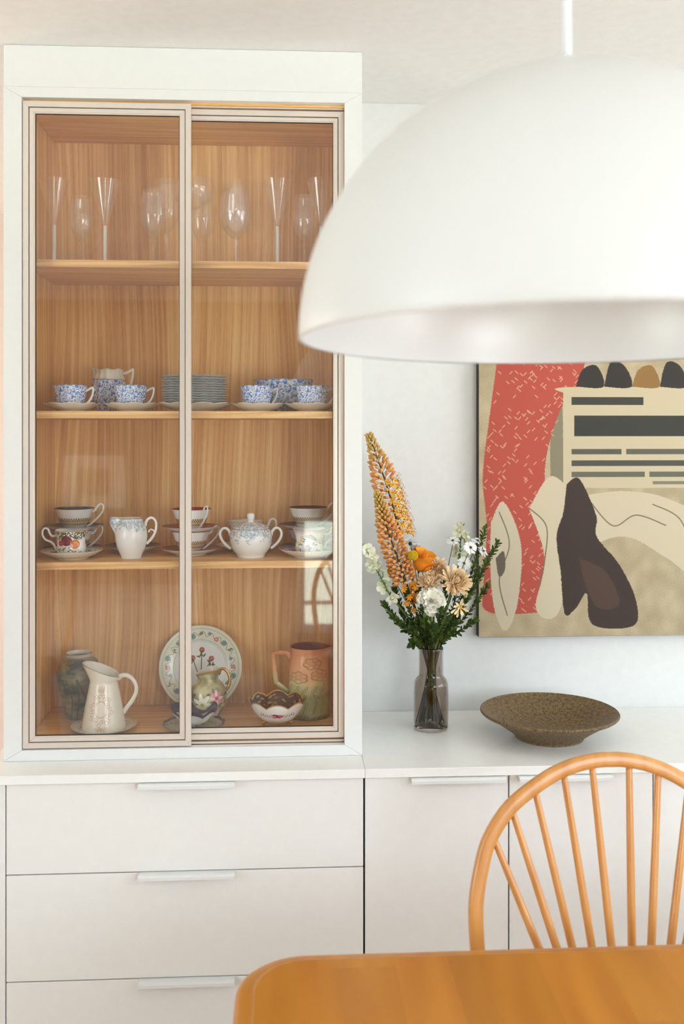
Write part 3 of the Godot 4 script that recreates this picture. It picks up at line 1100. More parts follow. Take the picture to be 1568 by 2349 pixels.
func make_chair(label: String, at: Vector3, turn: float) -> Node3D:
	# a bow-backed spindle chair that faces +z; the origin is on the floor under the middle of the back at seat height
	var t := thing("spindle_chair", label, "chair", at, turn, "bow-backed spindle chairs")
	var lean := func(h: float) -> float: return -(h - 0.7) * 0.203
	var half := [Vector2(0.0, 1.006), Vector2(0.024, 1.0055), Vector2(0.065, 0.9985), Vector2(0.107, 0.984), Vector2(0.146, 0.963), Vector2(0.191, 0.932), Vector2(0.221, 0.901), Vector2(0.247, 0.860), Vector2(0.262, 0.813), Vector2(0.272, 0.765), Vector2(0.2745, 0.723), Vector2(0.272, 0.66), Vector2(0.262, 0.58), Vector2(0.245, 0.5), Vector2(0.235, 0.452)]
	var pts := []
	for i in range(half.size() - 1, 0, -1):
		pts.append(Vector3(-half[i].x, half[i].y, lean.call(half[i].y)))
	for p in half:
		pts.append(Vector3(p.x, p.y, lean.call(p.y)))
	pts = cr(pts, 4)
	var st := begin()
	tube(st, pts, 0.0142, 16, 0.8, Vector3(0, 0.2, 1), 0.55)
	part("bow", st, M.chair_wood, t)
	# spindles: [offset at the bow, height there, offset at 0.682, offset at the seat]
	var sp := [[0.037, 1.003, 0.0197, 0.017], [0.094, 0.988, 0.0573, 0.048], [0.152, 0.959, 0.095, 0.08], [0.199, 0.925, 0.125, 0.108], [0.237, 0.877, 0.159, 0.136]]
	for s in [-1.0, 1.0]:
		for q in sp:
			var line := cr([Vector3(s * q[0], q[1], lean.call(q[1])), Vector3(s * lerpf(q[0], q[2], 0.5), lerpf(q[1], 0.682, 0.5), lean.call(lerpf(q[1], 0.682, 0.5))), Vector3(s * q[2], 0.682, lean.call(0.682)), Vector3(s * (q[2] - (q[0] - q[2]) * 0.042 / (q[1] - 0.682)), 0.64, lean.call(0.64)), Vector3(s * lerpf(q[2] - (q[0] - q[2]) * 0.042 / (q[1] - 0.682), q[3], 0.6), 0.54, lean.call(0.54)), Vector3(s * q[3], 0.455, lean.call(0.455))], 5)
			var rad := []
			for i in line.size():
				var k := float(i) / (line.size() - 1)
				rad.append(0.0062 + 0.0018 * sin(PI * clampf(k * 1.1, 0, 1)))
			st = begin()
			tube(st, line, rad, 12)
			part("spindle", st, M.chair_wood, t)
	# a saddled seat
	st = begin()
	var seat := []
	for ring in [[0.05, 0.0], [0.7, 0.0], [0.93, 0.003], [1.0, 0.014], [1.0, 0.026], [0.96, 0.034], [0.8, 0.03], [0.5, 0.025], [0.02, 0.024]]:
		seat.append(Vector2(ring[0], ring[1]))
	lathe(st, seat, 36, Vector3(0, 0.425, 0.225), 1.0, 0.0, func(a: float, _k: float, rr: float, y: float) -> Vector2: return Vector2(rr * (0.235 + 0.03 * cos(a) - 0.02 * cos(2.0 * a) + 0.02 * absf(sin(a))), y))
	part("seat", st, M.chair_wood, t)
	var feet := []
	for s in [-1.0, 1.0]:
		for f in [-1.0, 1.0]:
			var up := Vector3(s * 0.14, 0.43, 0.225 + f * 0.13)
			var low := Vector3(s * 0.215, 0.0, 0.225 + f * 0.215)
			st = begin()
			var line := []
			var rad := []
			for i in 13:
				line.append(up.lerp(low, i / 12.0))
				rad.append(0.012 + 0.007 * sin(PI * clampf(i / 12.0 * 0.95 + 0.05, 0, 1)))
			tube(st, line, rad, 12)
			part("leg", st, M.chair_wood, t)
			feet.append(up.lerp(low, 0.62))
	for k in [[0, 1], [2, 3]]:
		st = begin()
		tube(st, [feet[k[0]], feet[k[0]].lerp(feet[k[1]], 0.5), feet[k[1]]], [0.008, 0.012, 0.008], 10)
		part("stretcher", st, M.chair_wood, t)
	st = begin()
	tube(st, [feet[0].lerp(feet[1], 0.5), feet[2].lerp(feet[3], 0.5)], 0.009, 10)
	part("stretcher", st, M.chair_wood, t)
	return t

func build_chairs() -> void:
	var c := make_chair("honey coloured bow-backed spindle chair standing between table and worktop", Vector3(1.269, 0, 0.459), 0.0)
	again(c, "spindle chair mirrored against the bright window in the glass door", Vector3(1.07, 0, 3.15), PI)
	again(c, "spindle chair mirrored faintly beside the green vase in the glass door", Vector3(-0.78, 0, 3.05), PI * 0.94)

func build_pendant() -> void:
	var d := 1.136
	var x := EYE.x + d * sin(TURN + 0.2234)
	var z := EYE.z - d * cos(TURN + 0.2234)
	var y := 1.7465
	var R := 0.3
	var t := thing("pendant_lamp", "large white metal dome pendant hanging from a white cord", "lamp", Vector3(x, y, z))
	t.rotation.x = -0.02     # it hangs a little out of true
	var outer := []
	for i in 33:
		var a := PI / 2 * i / 32.0
		outer.append(Vector2(maxf(cos(a) * R, 0.008), sin(a) * R * 0.985))
	var st := begin()
	lathe(st, [Vector2(R - 0.003, -0.0012), Vector2(R - 0.0008, -0.0008)] + outer, 96)
	part("shade", st, M.shade, t)
	var inn := []
	for i in range(32, -1, -1):
		var a := PI / 2 * i / 32.0
		inn.append(Vector2(maxf(cos(a) * (R - 0.003), 0.002), sin(a) * (R * 0.985 - 0.003)))
	st = begin()
	lathe(st, inn, 96)
	part("lining", st, M.lining, t)
	st = begin()
	lathe(st, cr([Vector2(0.0005, 0.0), Vector2(0.024, 0.002), Vector2(0.026, 0.03), Vector2(0.02, 0.07), Vector2(0.02, 0.088)], 3), 20, Vector3(0, R * 0.985 - 0.092, 0))
	part("socket", st, M.shade, t)
	st = begin()
	lathe(st, cr([Vector2(0.0005, 0.0), Vector2(0.02, 0.006), Vector2(0.03, 0.03), Vector2(0.024, 0.058), Vector2(0.014, 0.085), Vector2(0.012, 0.1)], 4), 20, Vector3(0, R * 0.985 - 0.19, 0))
	part("bulb", st, M.frosted, t)
	st = begin()
	lathe(st, cr([Vector2(0.012, 0.0), Vector2(0.012, 0.012), Vector2(0.006, 0.022), Vector2(0.0045, 0.03)], 3), 16, Vector3(0, R * 0.985 - 0.002, 0))
	part("cord_grip", st, M.shade, t)
	st = begin()
	tube(st, [Vector3(0, R * 0.985 + 0.02, 0), Vector3(0, 0.6, 0), Vector3(0, CEIL - y - 0.028, 0)], 0.0052, 10)
	part("cord", st, M.cord, t)
	st = begin()
	lathe(st, [Vector2(0.0005, -0.03), Vector2(0.05, -0.03), Vector2(0.055, -0.026), Vector2(0.055, -0.0005), Vector2(0.0005, -0.0005)], 28, Vector3(0, CEIL - y, 0))
	part("ceiling_rose", st, M.shade, t)

func fill_shape(img: Image, pts: Array, c: Color, fray := 0.0) -> void:   # fills a closed smooth outline, row by row
	var p := cr(pts + [pts[0]], 10)
	var lo := 1e9
	var hi := -1e9
	for q in p:
		lo = minf(lo, q.y)
		hi = maxf(hi, q.y)
	for y in range(maxi(0, int(lo)), mini(img.get_height() - 1, int(hi)) + 1):
		var xs := []
		for i in p.size() - 1:
			var a: Vector2 = p[i]
			var b: Vector2 = p[i + 1]
			if (a.y <= y) != (b.y <= y):
				xs.append(a.x + (y - a.y) / (b.y - a.y) * (b.x - a.x))
		xs.sort()
		for k in range(0, xs.size() - 1, 2):
			var e := int(rng.randf_range(-fray, fray))
			img.fill_rect(Rect2i(int(xs[k]) + e, y, maxi(1, int(xs[k + 1]) - int(xs[k])), 1), c)

# A made-up pattern of coloured shapes in the print's colours: no figures and no words.
func print_image() -> Image:
	var w := 700
	var h := 780
	var img := sheet(w, h, rgb(214, 198, 160))
	noise.seed = 71
	for y in h:
		for x in w:
			var n := noise.get_noise_2d(x * 0.012, y * 0.012) * 0.5 + noise.get_noise_2d(x * 0.2, y * 0.2) * 0.3
			img.set_pixel(x, y, rgb(216, 201, 166).lerp(rgb(186, 169, 132), clampf(0.45 + n + 0.2 * (float(y) / h - 0.5), 0, 1)))
	fill_shape(img, [Vector2(222, -40), Vector2(212, 120), Vector2(212, 420), Vector2(190, 700), Vector2(236, 640), Vector2(252, 420), Vector2(246, 80)], rgb(150, 142, 116), 2)
	var red := rgb(198, 84, 66)
	fill_shape(img, [Vector2(64, -60), Vector2(34, 150), Vector2(12, 330), Vector2(24, 470), Vector2(14, 640), Vector2(18, 702), Vector2(100, 716), Vector2(230, 690), Vector2(240, 560), Vector2(196, 330), Vector2(240, 150), Vector2(300, 70), Vector2(300, -60)], red, 2)
	for i in 460:
		var x := rng.randf_range(6, 300)
		var y := rng.randf_range(0, 720)
		if img.get_pixel(int(x), int(y)).is_equal_approx(img.get_pixel(60, 400)):
			var a := 0.7 if i % 2 else -0.8
			for k in 4:
				dab(img, x + cos(a) * k * 3.0, y + sin(a) * k * 3.0, 1.7, rgb(232, 176, 140))
	# a pale panel with plain dark bars
	fill_shape(img, [Vector2(252, 96), Vector2(262, 80), Vector2(700, 80), Vector2(720, 90), Vector2(720, 350), Vector2(700, 362), Vector2(262, 362), Vector2(252, 350)], rgb(226, 212, 178))
	for b in [[276, 108, 216, 22, 66], [284, 160, 350, 58, 58], [276, 254, 150, 15, 96], [440, 254, 210, 15, 104], [276, 286, 360, 16, 84], [276, 318, 220, 15, 112], [510, 318, 140, 15, 112], [520, 345, 130, 9, 140]]:
		img.fill_rect(Rect2i(b[0], b[1], b[2], b[3]), Color8(b[4], b[4], int(b[4] * 0.86)))
	for i in 5:
		fill_shape(img, [Vector2(290 + i * 84, 78), Vector2(310 + i * 84, 30 - 20 * (i % 2)), Vector2(352 + i * 84, 20), Vector2(372 + i * 84, 78)], rgb(52, 44, 38) if i != 2 else rgb(160, 118, 60), 2)
	# pale and dark rounded forms
	fill_shape(img, [Vector2(150, 420), Vector2(214, 330), Vector2(300, 380), Vector2(430, 372), Vector2(560, 392), Vector2(690, 470), Vector2(690, 640), Vector2(560, 560), Vector2(430, 500), Vector2(300, 560), Vector2(232, 720), Vector2(170, 700), Vector2(196, 560)], rgb(230, 217, 186), 2)
	fill_shape(img, [Vector2(36, 460), Vector2(70, 400), Vector2(112, 470), Vector2(128, 560), Vector2(112, 700), Vector2(78, 762), Vector2(46, 700), Vector2(34, 580)], rgb(224, 212, 184), 2)
	for q in [[[150, 420], [200, 470], [196, 560], [180, 640]], [[330, 400], [400, 470], [470, 440], [560, 470]], [[520, 410], [600, 450], [640, 540], [670, 620]], [[60, 430], [90, 520], [60, 620], [84, 720]]]:
		var line := []
		for v in q:
			line.append(Vector2(v[0], v[1]))
		stroke(img, cr(line, 8), 1.6, rgb(132, 120, 92))
	fill_shape(img, [Vector2(262, 352), Vector2(300, 338), Vector2(350, 440), Vector2(352, 500), Vector2(420, 580), Vector2(470, 680), Vector2(462, 752), Vector2(340, 748), Vector2(322, 660), Vector2(290, 700), Vector2(256, 716), Vector2(244, 600), Vector2(232, 500), Vector2(252, 430)], rgb(62, 44, 34), 2)
	fill_shape(img, [Vector2(300, 560), Vector2(380, 600), Vector2(420, 690), Vector2(356, 700), Vector2(316, 630)], rgb(84, 60, 44), 3)
	fill_shape(img, [Vector2(50, 560), Vector2(74, 540), Vector2(78, 590), Vector2(60, 610)], rgb(110, 98, 82), 2)
	return img

func build_poster() -> void:
	var x0 := 1.151
	var t := thing("canvas_print", "stretched canvas print in red, cream and dark brown on the white wall", "picture")
	var y0 := 1.096
	var y1 := 1.84
	var x1 := x0 + 0.636
	box_part("canvas_edge", Vector3(x0, y0, WALL + 0.003), Vector3(x1, y1, WALL + 0.0345), plain("black canvas edge", rgb(44, 40, 36), 0.8), t, 0.002)
	var st := begin(true)
	var z := WALL + 0.0352
	for q in [[Vector3(x0 + 0.001, y0 + 0.001, z), Vector2(0, 1)], [Vector3(x0 + 0.001, y1 - 0.001, z), Vector2(0, 0)], [Vector3(x1 - 0.001, y1 - 0.001, z), Vector2(1, 0)], [Vector3(x0 + 0.001, y0 + 0.001, z), Vector2(0, 1)], [Vector3(x1 - 0.001, y1 - 0.001, z), Vector2(1, 0)], [Vector3(x1 - 0.001, y0 + 0.001, z), Vector2(1, 1)]]:
		st.set_uv(q[1])
		st.add_vertex(q[0])
	var canvas := printed("printed canvas", print_image(), 0.7)
	canvas.albedo_color = rgb(222, 218, 214)     # thin matt ink, a little duller than white paper
	part("print", st, canvas, t)

# ---------------------------------------------------------------- on the worktop

func build_counter_things() -> void:
	var p := spot(1259, 0, -0.113)
	var t := thing("stoneware_bowl", "wide shallow speckled brown stoneware bowl on the worktop", "bowl", Vector3(p.x, TOP, p.z))
	var st := begin()
	lathe(st, cr([Vector2(0.0005, 0.004), Vector2(0.07, 0.004), Vector2(0.076, 0.0005), Vector2(0.083, 0.0005), Vector2(0.085, 0.006), Vector2(0.105, 0.022), Vector2(0.14, 0.045), Vector2(0.163, 0.0565), Vector2(0.1685, 0.062), Vector2(0.166, 0.066), Vector2(0.160, 0.0635), Vector2(0.135, 0.049), Vector2(0.112, 0.0355), Vector2(0.1095, 0.037), Vector2(0.106, 0.0345), Vector2(0.085, 0.024), Vector2(0.05, 0.016), Vector2(0.0005, 0.014)], 4), 96)
	part("body", st, M.stoneware, t)

func vase_at() -> Vector3:
	var p := spot(988, 0, -0.2)
	return Vector3(p.x, TOP, p.z)

# ---------------------------------------------------------------- drinking glasses on the top shelf

func stem_glass(called: String, label: String, cat: String, px: float, z: float, top: float, kind: String) -> void:
	# top: the height of the rim in the picture; kind sets the outline
	var y := spot(px, top, z).y - SHELF[3]
	var p := spot(px, 0, z)
	var t := thing(called, label, cat, Vector3(p.x, SHELF[3], z), 0.0, "glasses on the top shelf")
	var mm := depth(px, z) / F
	var bowl := []
	var low := 0.0
	var stem := []
	match kind:
		"trumpet":
			low = y * 0.47
			var r := 34.0 * mm
			bowl = [Vector2(0.0006, low), Vector2(0.006, low + 0.002), Vector2(0.0085, low + 0.008), Vector2(0.012, low + 0.02), Vector2(r * 0.62, low + (y - low) * 0.52), Vector2(r, y)]
		"wine":
			low = y * 0.38
			var r := 27.0 * mm
			bowl = [Vector2(0.0006, low), Vector2(0.008, low + 0.002), Vector2(r * 0.72, low + 0.018), Vector2(r, low + (y - low) * 0.42), Vector2(r * 0.97, low + (y - low) * 0.7), Vector2(r * 0.86, y)]
			stem = [Vector2(0.0042, 0.004), Vector2(0.0034, low * 0.5), Vector2(0.0052, low * 0.66), Vector2(0.0035, low * 0.75), Vector2(0.0088, low * 0.87), Vector2(0.0045, low * 0.97), Vector2(0.004, low)]
		"cut":
			low = y * 0.36
			var r := 36.0 * mm
			bowl = [Vector2(0.0006, low), Vector2(0.01, low + 0.002), Vector2(r * 0.74, low + 0.022), Vector2(r, low + (y - low) * 0.5), Vector2(r * 0.96, low + (y - low) * 0.72), Vector2(r * 0.84, y)]
			stem = [Vector2(0.005, 0.004), Vector2(0.0045, low * 0.55), Vector2(0.0068, low * 0.72), Vector2(0.0045, low * 0.8), Vector2(0.0092, low * 0.9), Vector2(0.005, low)]
		"tall":
			low = y * 0.42
			var r := 31.0 * mm
			bowl = [Vector2(0.0006, low), Vector2(0.008, low + 0.002), Vector2(r * 0.7, low + 0.022), Vector2(r, low + (y - low) * 0.42), Vector2(r * 0.94, y)]
			stem = [Vector2(0.0045, 0.004), Vector2(0.0035, low * 0.6), Vector2(0.006, low * 0.9), Vector2(0.004, low)]
		"coupe":
			low = y * 0.66
			var r := 49.0 * mm
			bowl = [Vector2(0.0006, low), Vector2(0.01, low + 0.001), Vector2(r * 0.74, low + 0.018), Vector2(r * 0.97, low + (y - low) * 0.6), Vector2(r, y)]
	if stem.is_empty():
		stem = [Vector2(0.0046, 0.004), Vector2(0.0044, low)]
	var foot: float = 0.028 if kind != "cut" else 0.031
	var outer := cr(bowl, 6)
	var st := begin()
	lathe(st, outer, 48)
	var inner := []
	for i in range(outer.size() - 1, -1, -1):
		inner.append(Vector2(maxf(outer[i].x - 0.0009, 0.0005), outer[i].y + (0.0014 if i < outer.size() - 1 else 0.0004)))
	if kind == "cut" or called == "small_wine_glass":   # a cut diamond band
		var fs := begin(true)
		var f := func(a: float, _k: float, rr: float, yy: float) -> Vector2: return Vector2(rr + 0.0004 + 0.0009 * absf(sin(a * 12.0 + yy * 260.0)), yy)
		lathe(fs, outer.slice(int(outer.size() * 0.36), int(outer.size() * 0.72)), 48, Vector3.ZERO, 1, 0, f)
		part("cut_band", fs, M.crystal, t)
	lathe(st, inner, 48)
	part("bowl", st, M.crystal, t)
	st = begin()
	lathe(st, [Vector2(0.0005, 0.0003), Vector2(foot, 0.0003), Vector2(foot, 0.0015), Vector2(foot * 0.5, 0.003), Vector2(0.006, 0.0055), Vector2(0.0005, 0.006)], 40)
	part("foot", st, M.crystal, t)
	st = begin()
	lathe(st, cr(stem, 4), 16)
	part("stem", st, M.frosted if kind == "trumpet" else M.crystal, t)

func build_glasses() -> void:
	var s := "stem_glass"
	stem_glass("trumpet_glass", "trumpet glass with milky stem beside the bare oak side panel", "glass", 124, -0.13, 413, "trumpet")
	stem_glass("small_wine_glass", "small wine glass between the two milky-stemmed trumpet glasses behind the first door", "glass", 187, -0.17, 452, "wine")
	stem_glass("trumpet_glass", "trumpet glass with milky stem standing alone in the middle of the first door", "glass", 241, -0.13, 415, "trumpet")
	stem_glass("wine_glass", "plain knopped wine glass in front of a taller glass, just before the door stile", "glass", 351, -0.12, 437, "wine")
	stem_glass("tall_wine_glass", "taller clear wine glass half behind the knopped wine glass", "glass", 381, -0.2, 415, "tall")
	stem_glass("coupe_glass", "broad champagne coupe showing on both sides of the overlapping door stiles", "glass", 442, -0.13, 416, "coupe")
	stem_glass("wine_glass", "slim wine glass under the bowl of the coupe, just past the door stiles", "glass", 463, -0.21, 440, "wine")
	stem_glass("cut_wine_glass", "large wine glass with a band of diamond cutting", "glass", 540, -0.12, 438, "cut")
	stem_glass("tall_wine_glass", "tall glass whose rim rises above the diamond-cut glass in front", "glass", 541, -0.24, 417, "tall")
	stem_glass("trumpet_glass", "trumpet glass with milky stem next to the diamond-cut wine glass", "glass", 636, -0.13, 415, "trumpet")
	stem_glass("small_wine_glass", "small wine glass between trumpet glasses, next to the edge of the white lamp", "glass", 699, -0.15, 450, "wine")
	stem_glass("trumpet_glass", "trumpet glass partly covered by the rim of the white lamp", "glass", 736, -0.13, 414, "trumpet")

# ---------------------------------------------------------------- china

func dished(prof: Array) -> Array:
	return cr(prof, 4)

# A saucer: foot ring, flat well, rising rim. scallops > 0 waves the rim.
func saucer(called: String, label: String, cat: String, at: Vector3, r: float, h: float, top: Material, under: Material, scallops := 0, wave := 0.0, group := "", turn := 0.0) -> Node3D:
	var t := thing(called, label, cat, at, turn, group)
	var f = null
	if scallops > 0:
		f = func(a: float, _k: float, rr: float, y: float) -> Vector2:
			var s := smoothstep(0.6, 1.0, rr / r)
			var w := absf(cos(a * scallops * 0.5))
			return Vector2(rr * (1.0 + s * wave * 6.0 * (w - 0.6)), y + s * wave * r * 2.2 * (w - 0.6))
	var st := begin()
	lathe(st, dished([Vector2(0.0005, 0.002), Vector2(r * 0.46, 0.002), Vector2(r * 0.47, 0.0004), Vector2(r * 0.51, 0.0004), Vector2(r * 0.53, 0.0025), Vector2(r * 0.78, h * 0.5), Vector2(r * 0.985, h * 0.93), Vector2(r, h)]), 64 if scallops == 0 else 96, Vector3.ZERO, 1.0, 0.0, f)
	part("underside", st, under, t)
	st = begin()
	lathe(st, dished([Vector2(r, h), Vector2(r * 0.985, h), Vector2(r * 0.8, h * 0.66), Vector2(r * 0.52, 0.0045), Vector2(r * 0.4, 0.0035), Vector2(0.0005, 0.0035)]), 64 if scallops == 0 else 96, Vector3.ZERO, 0.0, 1.0, f, r)
	part("upper_face", st, top, t)
	return t

func strap(t: Node3D, pts: Array, r: float, mat: Material, turn := 0.0, called := "handle") -> void:
	var line := []
	for p in cr(pts, 6):
		line.append(Vector3(p.x * cos(turn), p.y, -p.x * sin(turn)))
	var st := begin()
	var rad := []
	for i in line.size():
		rad.append(r * (1.0 + 0.25 * absf(cos(PI * i / (line.size() - 1)))))
	tube(st, line, rad, 12, 0.75, Vector3(0, 0, 1))
	part(called, st, mat, t)

# A round vessel of wall thickness w: outer profile (radius, height) from the foot up.
func vessel(t: Node3D, prof: Array, w: float, outside: Material, inside: Material, f = null, segs := 64) -> void:
	var o := dished(prof)
	var st := begin()
	lathe(st, [Vector2(0.0005, o[0].y + 0.0015), Vector2(o[0].x * 0.8, o[0].y + 0.0015)], segs, Vector3.ZERO, 1.0, 1.0, f)
	lathe(st, [Vector2(o[0].x * 0.8, o[0].y + 0.0015)] + o, segs, Vector3.ZERO, 1.0, 0.0, f)
	part("body", st, outside, t)
	var inn := []
	for i in range(o.size() - 1, 0, -1):
		inn.append(Vector2(maxf(o[i].x - (w if i < o.size() - 1 else w * 0.2), 0.001), o[i].y + (0.0 if i < o.size() - 1 else w * 0.4)))
	inn.insert(1, Vector2(o[o.size() - 1].x - w, o[o.size() - 1].y))
	var floor_y: float = o[0].y + w * 1.5
	var keep := []
	for q in inn:
		if q.y > floor_y:
			keep.append(q)
	keep.append(Vector2(keep[keep.size() - 1].x * 0.9, floor_y))
	keep.append(Vector2(0.0005, floor_y))
	st = begin()
	lathe(st, keep, segs, Vector3.ZERO, 0.0, 0.98, f)
	part("lining", st, inside, t)

func blue_cup(label: String, at: Vector3, turn: float) -> Node3D:
	var t := thing("blue_teacup", label, "teacup", at, turn, "blue transfer-printed teacups")
	var f := func(a: float, k: float, r: float, y: float) -> Vector2:
		var w := absf(cos(a * 7.0))
		var s := smoothstep(0.02, 0.06, y / 0.058)
		return Vector2(r * (1.0 + 0.035 * s * (w - 0.5)), y + 0.002 * smoothstep(0.6, 1.0, y / 0.058) * (w - 0.5))
	vessel(t, [Vector2(0.021, 0.0), Vector2(0.022, 0.003), Vector2(0.029, 0.012), Vector2(0.0345, 0.028), Vector2(0.0375, 0.046), Vector2(0.0395, 0.058)], 0.0018, M.transfer, M.china, f, 112)
	strap(t, [Vector2(0.0365, 0.045), Vector2(0.044, 0.0495), Vector2(0.052, 0.053), Vector2(0.0545, 0.0505), Vector2(0.0535, 0.04), Vector2(0.049, 0.027), Vector2(0.04, 0.016), Vector2(0.033, 0.013)], 0.0024, M.china)
	return t

func build_blue_shelf() -> void:
	var S: float = SHELF[2]
	var z := -0.122
	var px := [165.0, 303.0, 592.0, 714.0]
	var cx := [161.0, 300.0, 589.0, 716.0]
	var names := ["next to the oak side panel", "beside the tall saucer stack, before the blue jug", "before the ribbed blue bowl", "close to the door's outer aluminium stile"]
	var spin := [0.0, 0.05, 0.45, 0.1]
	var g := "cream saucers under the blue cups"
	for k in 4:
		var p := spot(px[k], 0, z)
		saucer("scalloped_saucer", "scalloped cream saucer under the blue teacup " + names[k], "saucer", Vector3(p.x, S, z), 0.064, 0.0195, M.china, M.cream, 8, 0.02, g, 0.2)
		p = spot(cx[k], 0, z)
		blue_cup("blue and white floral teacup " + names[k], Vector3(p.x, S + 0.0042, z), spin[k])
	# the jug behind
	var q := spot(250, 0, -0.24)
	var t := thing("blue_jug", "blue and white milk jug with a cream wavy neck behind two teacups", "jug", Vector3(q.x, S, q.z))
	var f := func(a: float, _k: float, r: float, y: float) -> Vector2:
		var s := smoothstep(0.08, 0.108, y)
		var spout := exp(-pow((a + PI / 2) / 0.35, 2.0))
		return Vector2(r * (1.0 + 0.03 * cos(a * 14.0) * smoothstep(0.0, 0.02, y) + 0.28 * spout * s), y + 0.006 * spout * s + 0.0015 * s * cos(a * 7.0))
	var o := [Vector2(0.028, 0.0), Vector2(0.029, 0.003), Vector2(0.036, 0.015), Vector2(0.0415, 0.04), Vector2(0.042, 0.062), Vector2(0.040, 0.076), Vector2(0.0375, 0.082)]
	var st := begin()
	lathe(st, dished(o), 84, Vector3.ZERO, 1.0, 0.0, f)
	part("body", st, M.transfer, t)
	st = begin()
	lathe(st, dished([Vector2(0.0375, 0.082), Vector2(0.0385, 0.086), Vector2(0.034, 0.097), Vector2(0.0355, 0.106), Vector2(0.037, 0.108), Vector2(0.0355, 0.1075), Vector2(0.033, 0.098), Vector2(0.036, 0.08), Vector2(0.039, 0.05), Vector2(0.026, 0.006), Vector2(0.0005, 0.004)]), 84, Vector3.ZERO, 0.0, 1.0, f)
	part("neck", st, M.cream, t)
	strap(t, [Vector2(0.034, 0.099), Vector2(0.044, 0.1), Vector2(0.056, 0.107), Vector2(0.0595, 0.109), Vector2(0.0595, 0.098), Vector2(0.057, 0.082), Vector2(0.052, 0.066), Vector2(0.0405, 0.06)], 0.0032, M.cream)
	# the stack of saucers
	q = spot(448, 0, -0.14)
	saucer("scalloped_plate", "broad scalloped cream plate at the foot of the tall saucer stack", "plate", Vector3(q.x, S, q.z), 0.091, 0.02, M.china, M.cream, 10, 0.018, "", 0.3)
	var order := ["topmost", "second from the top", "third from the top", "fourth from the top", "fifth from the top", "sixth from the top", "seventh from the top", "sixth from the bottom", "fifth from the bottom", "fourth from the bottom", "third from the bottom", "second from the bottom", "lowest"]
	var first: Node3D = null
	for k in 13:
		var at := Vector3(q.x - 0.002 + 0.0018 * sin(k * 2.7), S + 0.0045 + (12 - k) * 0.0058, q.z + 0.0015 * cos(k * 1.9))
		var label: String = "blue-grey scalloped saucer, " + order[k] + " in the tall stack behind the door stiles"
		if first == null:
			first = saucer("stacked_saucer", label, "saucer", at, 0.079, 0.0115, M.china, M.bluish, 18, 0.009, "blue-grey saucers in the tall stack")
		else:
			again(first, label, at, 0.03 * sin(k * 2.3))
	# the bowl behind the other two cups
	q = spot(650, 0, -0.235)
	t = thing("blue_bowl", "wide ribbed blue and white bowl standing behind two teacups", "bowl", Vector3(q.x, S, q.z))
	var fb := func(a: float, _k: float, r: float, y: float) -> Vector2:
		var w := absf(cos(a * 8.0))
		return Vector2(r * (1.0 + 0.03 * smoothstep(0.0, 0.03, y) * (w - 0.5)), y + 0.003 * smoothstep(0.05, 0.084, y) * (w - 0.5))
	vessel(t, [Vector2(0.034, 0.0), Vector2(0.035, 0.004), Vector2(0.05, 0.016), Vector2(0.063, 0.04), Vector2(0.070, 0.064), Vector2(0.0745, 0.082)], 0.002, M.transfer, M.china, fb, 128)

func band_cup(label: String, at: Vector3, turn: float, inside: Material) -> Node3D:
	var t := thing("gilt_band_teacup", label, "teacup", at, turn, "white teacups with a gilt band")
	var f := func(a: float, _k: float, r: float, y: float) -> Vector2: return Vector2(r * (1.0 + 0.012 * cos(a * 10.0) * smoothstep(0.012, 0.04, y)), y)
	vessel(t, [Vector2(0.0195, 0.0), Vector2(0.021, 0.002), Vector2(0.023, 0.004), Vector2(0.031, 0.013), Vector2(0.037, 0.026), Vector2(0.0415, 0.038), Vector2(0.0455, 0.049), Vector2(0.0485, 0.055)], 0.0016, M.gold_band, inside, f)
	strap(t, [Vector2(0.0435, 0.046), Vector2(0.05, 0.049), Vector2(0.0565, 0.059), Vector2(0.064, 0.065), Vector2(0.0705, 0.061), Vector2(0.0695, 0.048), Vector2(0.06, 0.034), Vector2(0.046, 0.02), Vector2(0.03, 0.0075)], 0.0021, M.china)
	var st := begin()
	blob(st, Transform3D(Basis.from_scale(Vector3(0.0022, 0.0042, 0.0022)), Vector3(cos(0.0) * 0.0525, 0.0515, 0)))
	part("thumb_rest", st, M.china, t)
	return t

